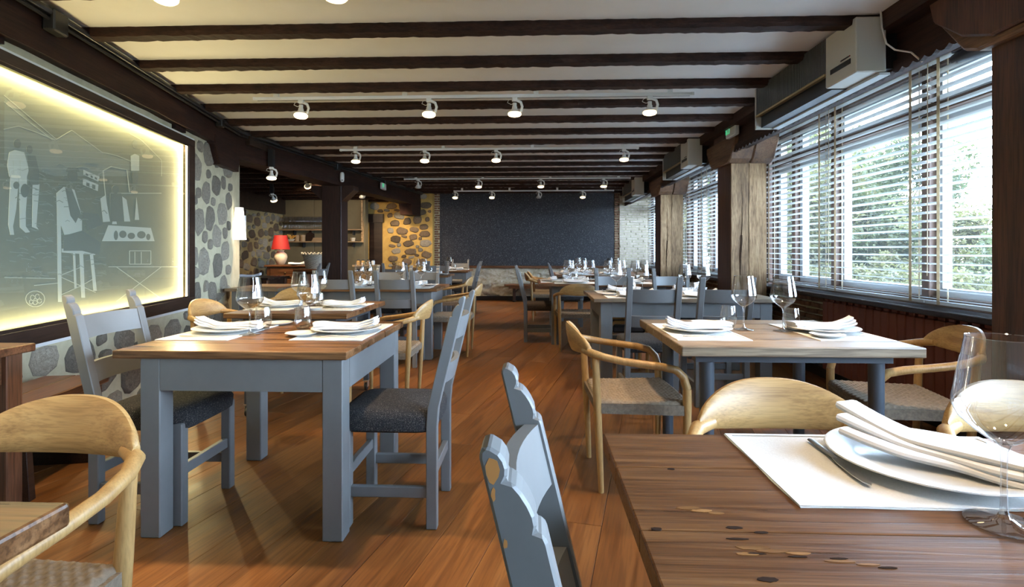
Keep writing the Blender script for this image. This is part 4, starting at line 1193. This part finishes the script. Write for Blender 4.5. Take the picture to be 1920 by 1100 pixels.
def setting(ox, oy, rz, z, where, over=None, group=None, scale={}, nap=None):
    c, s = math.cos(rz), math.sin(rz)
    P = dict(DEF)
    if over: P.update(over)
    for k, v in P.items():
        if v is None: continue
        x, y, dz = v
        rr = rz
        if k == 'folded white napkin': rr += R.uniform(-.15, .15)+(0 if nap is None else nap)
        if k in ('steel fork', 'steel table knife'): rr += R.uniform(-.05, .05)
        if k == 'small side plate' and abs(x) < .235 and y < .352: dz = .0037
        item(k, ox+x*c-y*s, oy+x*s+y*c, z+dz, rr, where, group, scale.get(k))
# near glossy table: guest on the far side
setting(.705, 1.165, DN, .75, 'on the near glossy brown table', {'linen placemat': (.035, .170, 0), 'white dinner plate': (-.01, .168, .0025), 'folded white napkin': None, 'steel table knife': (.145, .155, .0037), 'steel fork': (-.20, .16, .0037),
        'small side plate': (-.33, .30, 0), 'wine glass': (.030, .372, 0), 'water tumbler': (-.075, .345, 0)}, scale={'linen placemat': (1.12, .97, 1), 'white dinner plate': 1.06, 'wine glass': 1.12, 'water tumbler': 1.1})
nk = thing('napkin', 'thick folded white napkin on the plate of the glossy brown table', 'napkin', (.735, .985, .762), rad(-47))
def thick_fold(k):
    rg = []
    for i in range(23):
        u = i/22; x = -.135+.27*u
        half = (.062-.010*k)*(1-.18*math.exp(-((u-.62)/.18)**2))+.004*math.sin(u*7+k*2)
        z0 = .004+.0115*k*(1-.3*u)+(.020+.004*k)*max(0, 1-u/.40)**1.5+.003*math.sin(u*6+k)
        off = (-.016+.018*k)*(1-u)
        th = .0072+.002*(1-u)
        ring = []
        for q in range(14):
            a = 2*PI*q/14; ca, sa = math.cos(a), math.sin(a)
            ring.append((x-.012*k*(1-u)+.010*ca*(1-u), off+half*math.copysign(abs(ca)**.5, ca), z0+th+th*math.copysign(abs(sa)**.6, sa)-.006*ca*(1-u)))
        rg.append(ring)
    return MB().rings(rg)
for k in range(3): thick_fold(k).build('fold', 'napkin', nk, smooth=True)

setting(-1.66, 2.55, RT, .75, 'at the wall-side seat of the square grey table', {'linen placemat': (.01, .16, 0), 'wine glass': (.105, .335, 0), 'water tumbler': (-.075, .305, 0), 'small side plate': (-.245, .30, 0)}, nap=-PI/2)
setting(-.735, 2.56, LF, .75, 'at the aisle-side seat of the square grey table', {'linen placemat': (0, .175, 0), 'wine glass': (.19, .44, 0), 'water tumbler': (.06, .415, 0), 'small side plate': (-.135, .335, .0037)}, nap=-PI/2)
setting(.625, 2.645, RT, .75, 'at the aisle-side seat of the steel-legged table', {'wine glass': (-.05, .42, 0), 'water tumbler': (-.135, .375, 0), 'small side plate': (-.27, .30, 0), 'linen placemat': (.015, .17, 0)}, nap=-PI/2)
setting(1.585, 2.66, LF, .75, 'at the window-side seat of the steel-legged table', {'wine glass': (-.005, .365, 0), 'water tumbler': (.02, .315, 0), 'small side plate': (-.18, .25, .0037), 'linen placemat': (-.02, .17, 0)}, nap=-PI/2)
setting(-2.085, 3.97, RT, .72, 'at the wall-side seat of the caster table', {'wine glass': (.12, .37, 0), 'water tumbler': (.02, .42, 0)}, nap=-PI/2)
setting(-1.255, 3.98, LF, .72, 'at the aisle-side seat of the caster table', {'wine glass': (.05, .38, 0), 'water tumbler': (-.10, .33, 0)}, nap=-PI/2)
tb = 'of the weathered-post table'
setting(.88, 4.43, UP, .75, 'at the near aisle-side seat '+tb)
setting(1.42, 4.43, UP, .75, 'at the near window-side seat '+tb)
setting(.86, 5.32, DN, .75, 'at the far aisle-side seat '+tb)
setting(1.48, 5.32, DN, .75, 'at the far window-side seat '+tb)
tb = 'of the dark-post table'
setting(-1.95, 5.49, UP, .75, 'at the near wall-side seat '+tb)
setting(-1.35, 5.49, UP, .75, 'at the near aisle-side seat '+tb, {'wine glass': (.10, .42, 0)})
setting(-1.84, 6.29, DN, .75, 'at the far wall-side seat '+tb)
setting(-1.38, 6.29, DN, .75, 'at the far aisle-side seat '+tb)
def far_set(pts, z, on):
    for x, y, r, seat in pts:
        setting(x, y, r, z, 'at %s seat, %s' % (seat, on), {'steel fork': None, 'steel table knife': None}, 'tableware on the '+on)
far_set([(.52, 6.36, UP, 'near aisle-side'), (1.18, 6.36, UP, 'near window-side'), (.55, 7.44, DN, 'far aisle-side'), (1.2, 7.44, DN, 'far window-side'), (.07, 6.9, RT, 'aisle-end')], .75, 'second window-row table')
far_set([(.75, 8.61, UP, 'near aisle-side'), (1.3, 8.61, UP, 'near window-side'), (.36, 9.25, RT, 'aisle-end'), (.9, 9.89, DN, 'far aisle-side'), (1.45, 9.89, DN, 'far window-side')], .75, 'last window-row table')
far_set([(-2.05, 8.46, UP, 'near'), (-1.70, 9.14, DN, 'far')], .75, 'aisle table past the long one')
far_set([(-1.80, 10.36, UP, 'near'), (-1.62, 11.29, DN, 'far')], .75, 'aisle table closest to the speckled wall')
for x, y, q in ((1.15, 7.0, 'third'), (.95, 6.85, 'second'), (1.42, 6.9, 'fourth'), (.75, 7.0, 'first')):
    item('wine glass', x, y, .75, 0, ', %s from the aisle amid the second window-row table' % q, 'wine glasses amid the second window-row table')
item('folded white napkin', -4.25, 7.85, .75, .2, 'on the dark table in the alcove')['label'] = 'folded white napkin on the dark table in the alcove'

# ================================================================== THE ALCOVE'S FURNITURE
ds = thing('sideboard', 'reddish wooden sideboard carrying the red lamp and the basket', 'sideboard', (-4.18, 9.75, 0))
box(-.66, -.25, .06, .62, .25, .85).build('body', 'redwood', ds, bevel=.005)
box(-.70, -.28, .85, .65, .27, .885).build('top', 'redwood', ds, bevel=.008)
for x in (-.31, .31):
    dr = box(x-.28, -.265, .66, x+.28, -.25, .82).build('drawer', 'redwood', ds, bevel=.004)
    MB().lathe([(0, 0), (.012, 0), (.016, .012), (0, .02)], 12).build('knob', 'gold', dr).location = (x, -.268, .74)
    box(x-.28, -.262, .10, x+.28, -.25, .63).build('door', 'redwood', ds, bevel=.004)
    box(x-.2, -.268, .18, x+.2, -.26, .55).build('door_panel', 'teal', ds)
for sx in (-1, 1):
    for sy in (-1, 1): box(sx*.57-.03, sy*.2-.03, 0, sx*.57+.03, sy*.2+.03, .06).build('foot', 'redwoodz', ds)
lp = thing('table_lamp', 'table lamp with red shade and round cream pottery base', 'lamp', (-4.70, 9.75, .885))
MB().lathe([(0, 0), (.055, 0), (.075, .02), (.105, .09), (.118, .145), (.105, .195), (.06, .235), (.052, .25), (.065, .26), (.06, .268), (0, .268)], 28).build('base', 'pot', lp, smooth=True)
MB().tube([(0, 0, .26), (0, 0, .34)], .012, 8).build('neck', 'gold', lp)
MB().lathe([(.165, .285), (.112, .545)], 28).build('lamp_shade', 'redshade', lp, smooth=True)
MB().lathe([(0, .34), (.02, .35), (.03, .39), (.02, .42), (0, .43)], 12).build('bulb', 'bulb', lp, smooth=True)
L = bpy.data.lights.new('lamp_glow', 'POINT'); L.energy = 4; L.color = (1, .72, .38); L.shadow_soft_size = .04
o = bpy.data.objects.new('lamp_glow', L); COL.objects.link(o); o.location = (-4.70, 9.75, 1.25)
pl = item('white dinner plate', -4.33, 9.62, .885, 0, 'x'); pl['label'] = 'white plate on the sideboard beside the red lamp'
np_ = item('folded white napkin', -4.33, 9.62, .893, .1, 'x'); np_['label'] = 'folded white napkin on the sideboard beside the red lamp'
bk = thing('basket', 'tall grey wicker basket on a small wooden chest before the sideboard', 'basket', (-3.76, 9.05, .835))
n = 30; mb = MB(); rg = []
for j in range(16):
    z = .25*j/15; r0 = .15+.055*j/15
    rg.append([((r0+.006*math.sin(PI*(k+j)))*math.cos(2*PI*k/n)+0*j, (r0+.006*(1 if (k+j) % 2 else -1))*math.sin(2*PI*k/n), z) for k in range(n)])
mb.rings(rg, False); mb.build('woven_body', 'wicker', bk)
for k in range(22):
    a = 2*PI*k/22
    MB().tube([(.21*math.cos(a-.1), .21*math.sin(a-.1), .245), (.218*math.cos(a), .218*math.sin(a), .275), (.21*math.cos(a+.1), .21*math.sin(a+.1), .245)], .012, 6).build('rim_loop', 'wicker', bk, smooth=True)
MB().lathe([(0, .004), (.15, .004)], 20).build('bottom', 'wicker', bk)
ch = thing('chest', 'small wooden chest under the wicker basket', 'chest', (-3.76, 9.05, 0))
box(-.27, -.20, .05, .27, .20, .775).build('body', 'redwood', ch, bevel=.006)
box(-.29, -.22, .775, .29, .22, .835).build('lid', 'redwood', ch, bevel=.012, seg=2)
for sx in (-1, 1):
    for sy in (-1, 1): box(sx*.23-.025, sy*.16-.025, 0, sx*.23+.025, sy*.16+.025, .05).build('foot', 'redwoodz', ch)

for z, nm, x0, x1 in ((1.60, 'upper', -5.40, -3.66), (1.345, 'lower', -5.20, -3.66)):
    s = thing('wall_shelf', 'pale wooden %s shelf on the olive alcove wall' % nm, 'shelf', ((x0+x1)/2, 11.25, z)); h = (x1-x0)/2
    box(-h, -.13, -.022, h, .135, 0).build('shelf_board', 'shelfwood', s, bevel=.002)
    for x in (-h+.25, h-.2): box(x-.012, .02, -.12, x+.012, .135, -.022).build('bracket', 'black', s)
tag(box(-3.69, 11.30, 1.33, -3.66, 11.385, 2.3).build('shelf_upright', 'shelfwood'), 'pale wooden upright at the end of the alcove shelves', 'shelf post')
ORD = 'first second third fourth fifth sixth seventh eighth ninth tenth eleventh twelfth thirteenth fourteenth'.split()
for r in range(2):
    for k in range(14):
        item('wine glass', -5.35+k*.075, 11.18+r*.095, 1.60, 0, ', %s from the left in the %s row on the alcove shelf' % (ORD[k], ('front', 'back')[r]), 'wine glasses in rows on the upper alcove shelf')
def lt(obj, label, cat, group=None): return tag(obj, label, cat, group)
bb = thing('bowl', 'bowl heaped with golden bread sticks on the lower alcove shelf', 'bowl', (-5.16, 11.15, 1.345))
MB().lathe([(0, 0), (.05, 0), (.10, .05), (.095, .05), (.045, .008), (0, .008)], 20).build('bowl', 'pot', bb, smooth=True)
for k in range(16):
    a = R.uniform(0, 2*PI); r1 = R.uniform(.03, .13)
    MB().tube([(.02*math.cos(a), .02*math.sin(a), .04), (r1*math.cos(a), r1*math.sin(a), R.uniform(.09, .15))], .010, 6).build('bread_stick', 'bread', bb)
for k, x in enumerate((-5.04, -4.92)):
    c_ = thing('storage_tin', ('first' if k == 0 else 'second')+' kraft brown tin from the bread sticks on the lower alcove shelf', 'tin', (x, 11.2, 1.345))
    MB().lathe([(0, 0), (.052, 0), (.052, .125), (0, .125)], 20).build('body', 'cork', c_, smooth=True)
    MB().lathe([(.054, .105), (.054, .132), (0, .135)], 20).build('lid', 'shelfwood', c_, smooth=True)
cb = thing('chopping_board', 'dark wooden board leaning on the wall on the lower alcove shelf', 'board', (-4.80, 11.27, 1.35), 0)
MB().prism([(-.09, 0), (.09, 0), (.09, .16), (.03, .19), (.02, .24), (-.02, .24), (-.03, .19), (-.09, .16)], 'y', -.012, .012).build('panel', 'darkwood', cb).rotation_euler = (-.2, 0, 0)
for k in range(3):
    bx = box(-4.70+k*.012, 11.14, 1.345+k*.026, -4.42+k*.004, 11.30, 1.369+k*.026).build('folder', 'cork', bevel=.002)
    lt(bx, ('lowest', 'middle', 'topmost')[k]+' of the brown menu folders stacked on the lower alcove shelf', 'folder')
hs = thing('service_station', 'narrow wooden service cabinet with jars right of the dark post', 'cabinet', (-3.02, 9.55, 0))
box(-.16, -.16, .05, .16, .16, .86).build('body', 'shelfwood', hs, bevel=.004)
box(-.20, -.19, .86, .20, .19, .89).build('top', 'shelfwood', hs, bevel=.004)
for x in (-.1, .0, .1): box(x-.046, -.175, .10, x+.046, -.16, .84).build('front_board', 'shelfwood', hs, bevel=.003)
for x in (-.09, .09): box(x-.03, -.185, .78, x+.03, -.174, .83).build('handle', 'black', hs)
for k, (x, y, m) in enumerate(((-.12, -.08, 'bread'), (-.03, -.1, 'bread'), (.06, -.09, 'cork'), (.14, -.06, 'white'))):
    j = thing('jar', ('first', 'second', 'third', 'fourth')[k]+' small jar from the dark post on the service cabinet', 'jar', (-3.02+x, 9.55+y, .89))
    MB().lathe([(0, 0), (.03, 0), (.032, .06), (.024, .075), (.024, .08), (0, .08)], 16).build('body', m, j, smooth=True)
    MB().lathe([(.026, .078), (.026, .092), (0, .092)], 16).build('lid', 'black', j)
bwl = thing('bowl', 'small cream bowl on the lower shelf right of the dark post', 'bowl', (-3.83, 11.18, 1.345))
# moved onto the part of the shelf seen past the post
MB().lathe([(0, 0), (.04, 0), (.055, .075), (.05, .075), (.036, .01), (0, .01)], 18).build('body', 'pot', bwl, smooth=True)

# ================================================================== GARDEN BEYOND THE GLASS
structure('bounce_slab', box(2.95, -6, -.25, 5.0, 20, -.12), 'bounce_slab')  # unseen slab, added to bounce daylight up onto the ceiling
structure('ground', box(3.1, -8, -.55, 60, 60, -.45), 'lawn')
def crown_mesh(n, rx, rz_, leaf, seed, m):
    r = random.Random(seed); mb = MB()
    cl = [(r.gauss(0, .42), r.gauss(0, .42), r.uniform(-.9, .9), r.uniform(.22, .42)) for _ in range(34)]
    for _ in range(n):
        c = r.choice(cl)
        d = Vector((r.gauss(0, 1), r.gauss(0, 1), r.gauss(0, 1))).normalized()*c[3]*r.uniform(.5, 1)
        f = math.sqrt(max(.05, 1-c[2]**2*.7))
        p = Vector((c[0]*f+d.x, c[1]*f+d.y, c[2]+d.z))
        p = Vector((p.x*rx, p.y*rx, p.z*rz_))
        a = Vector((r.gauss(0, 1), r.gauss(0, 1), r.gauss(0, .6))).normalized()*leaf*r.uniform(.6, 1.3)
        b = a.cross(Vector((r.gauss(0, 1), r.gauss(0, 1), r.gauss(0, 1)))).normalized()*leaf*.45
        mb.add([p-a, p+b, p+a, p-b], [(0, 1, 2, 3)])
    return mb.mesh('crown', m)
CR = [crown_mesh(17000, 1.25, 1.5, .052, 11, 'leaf'), crown_mesh(16000, 1.3, 1.25, .05, 12, 'leaf2'), crown_mesh(15000, 1.15, 1.6, .052, 13, 'leaf3')]
def tree(x, y, h, sc, v, label):
    t = thing('tree', label, 'tree', (x, y, -.45))
    MB().tube([(0, 0, 0), (.04, .02, h*.4), (0, 0, h*.75)], [.09, .07, .03], 8).build('trunk', 'bark', t, smooth=True)
    for k in range(4):
        a = k*1.6+x
        MB().tube([(0, 0, h*(.35+.08*k)), (.5*math.cos(a)*sc, .5*math.sin(a)*sc, h*(.55+.08*k))], [.035, .012], 6).build('branch', 'bark', t)
    link('crown', CR[v], t, (0, 0, h-1.5*sc*.9), (0, 0, x*3), scale=(sc, sc, sc), kind='stuff')
    return t
for i, (x, y, h, sc, v, lb) in enumerate((
        (7.2, 9.6, 2.5, .85, 1, 'low yellow-green tree nearest the near brown post outside'), (7.9, 11.9, 3.7, .95, 0, 'tall green tree in the middle of the radiator window view'),
        (6.2, 12.9, 4.2, 1.3, 1, 'yellow-green tree outside near the weathered post'), (9.4, 16.8, 4.4, 1.3, 2, 'deep green tree behind the others in the radiator window'),
        (6.6, 16.5, 5.0, 1.5, 0, 'tall green tree seen just past the weathered post'), (5.4, 19.5, 5.2, 1.6, 1, 'yellow-green tree seen through the second window'),
        (5.0, 24, 5.5, 1.7, 2, 'deep green tree seen through the third window'), (9.5, 10.2, 2.0, .8, 2, 'deep green bushy tree low behind the near blind'),
        (8.2, 19.0, 5.2, 1.6, 2, 'deep green tree far behind the second window'), (7.0, 7.9, 1.6, .75, 0, 'small green bush outside right next to the near brown post'),
        (13.2, 24.5, 6.6, 2.2, 0, 'broad green tree far out across the lawn, nearest the middle'), (16.0, 27.0, 6.4, 2.3, 1, 'broad yellow-green tree far out across the lawn'), (12.0, 27.5, 7.4, 2.3, 2, 'broad deep green tree far out across the lawn, tallest'),
        (10.5, 19.5, 5.6, 1.7, 1, 'tall yellow-green tree far out behind the radiator window'), (7.4, 14.2, 4.2, 1.2, 1, 'yellow-green tree left of the tall one in the radiator window'))):
    tree(x, y, h, sc, v, lb)
hg = link('hedge', None, None, (5.6, 8, -.45)); tag(hg, 'long low leafy hedge along the garden outside the windows', 'hedge')
hm = crown_mesh(9000, 1.0, .62, .042, 21, 'leaf2')
for k in range(6): link('foliage', hm, hg, (R.uniform(-.2, .2), -2.0+k*1.35, .62), (0, 0, k), scale=(1, 1, 1), kind='stuff')
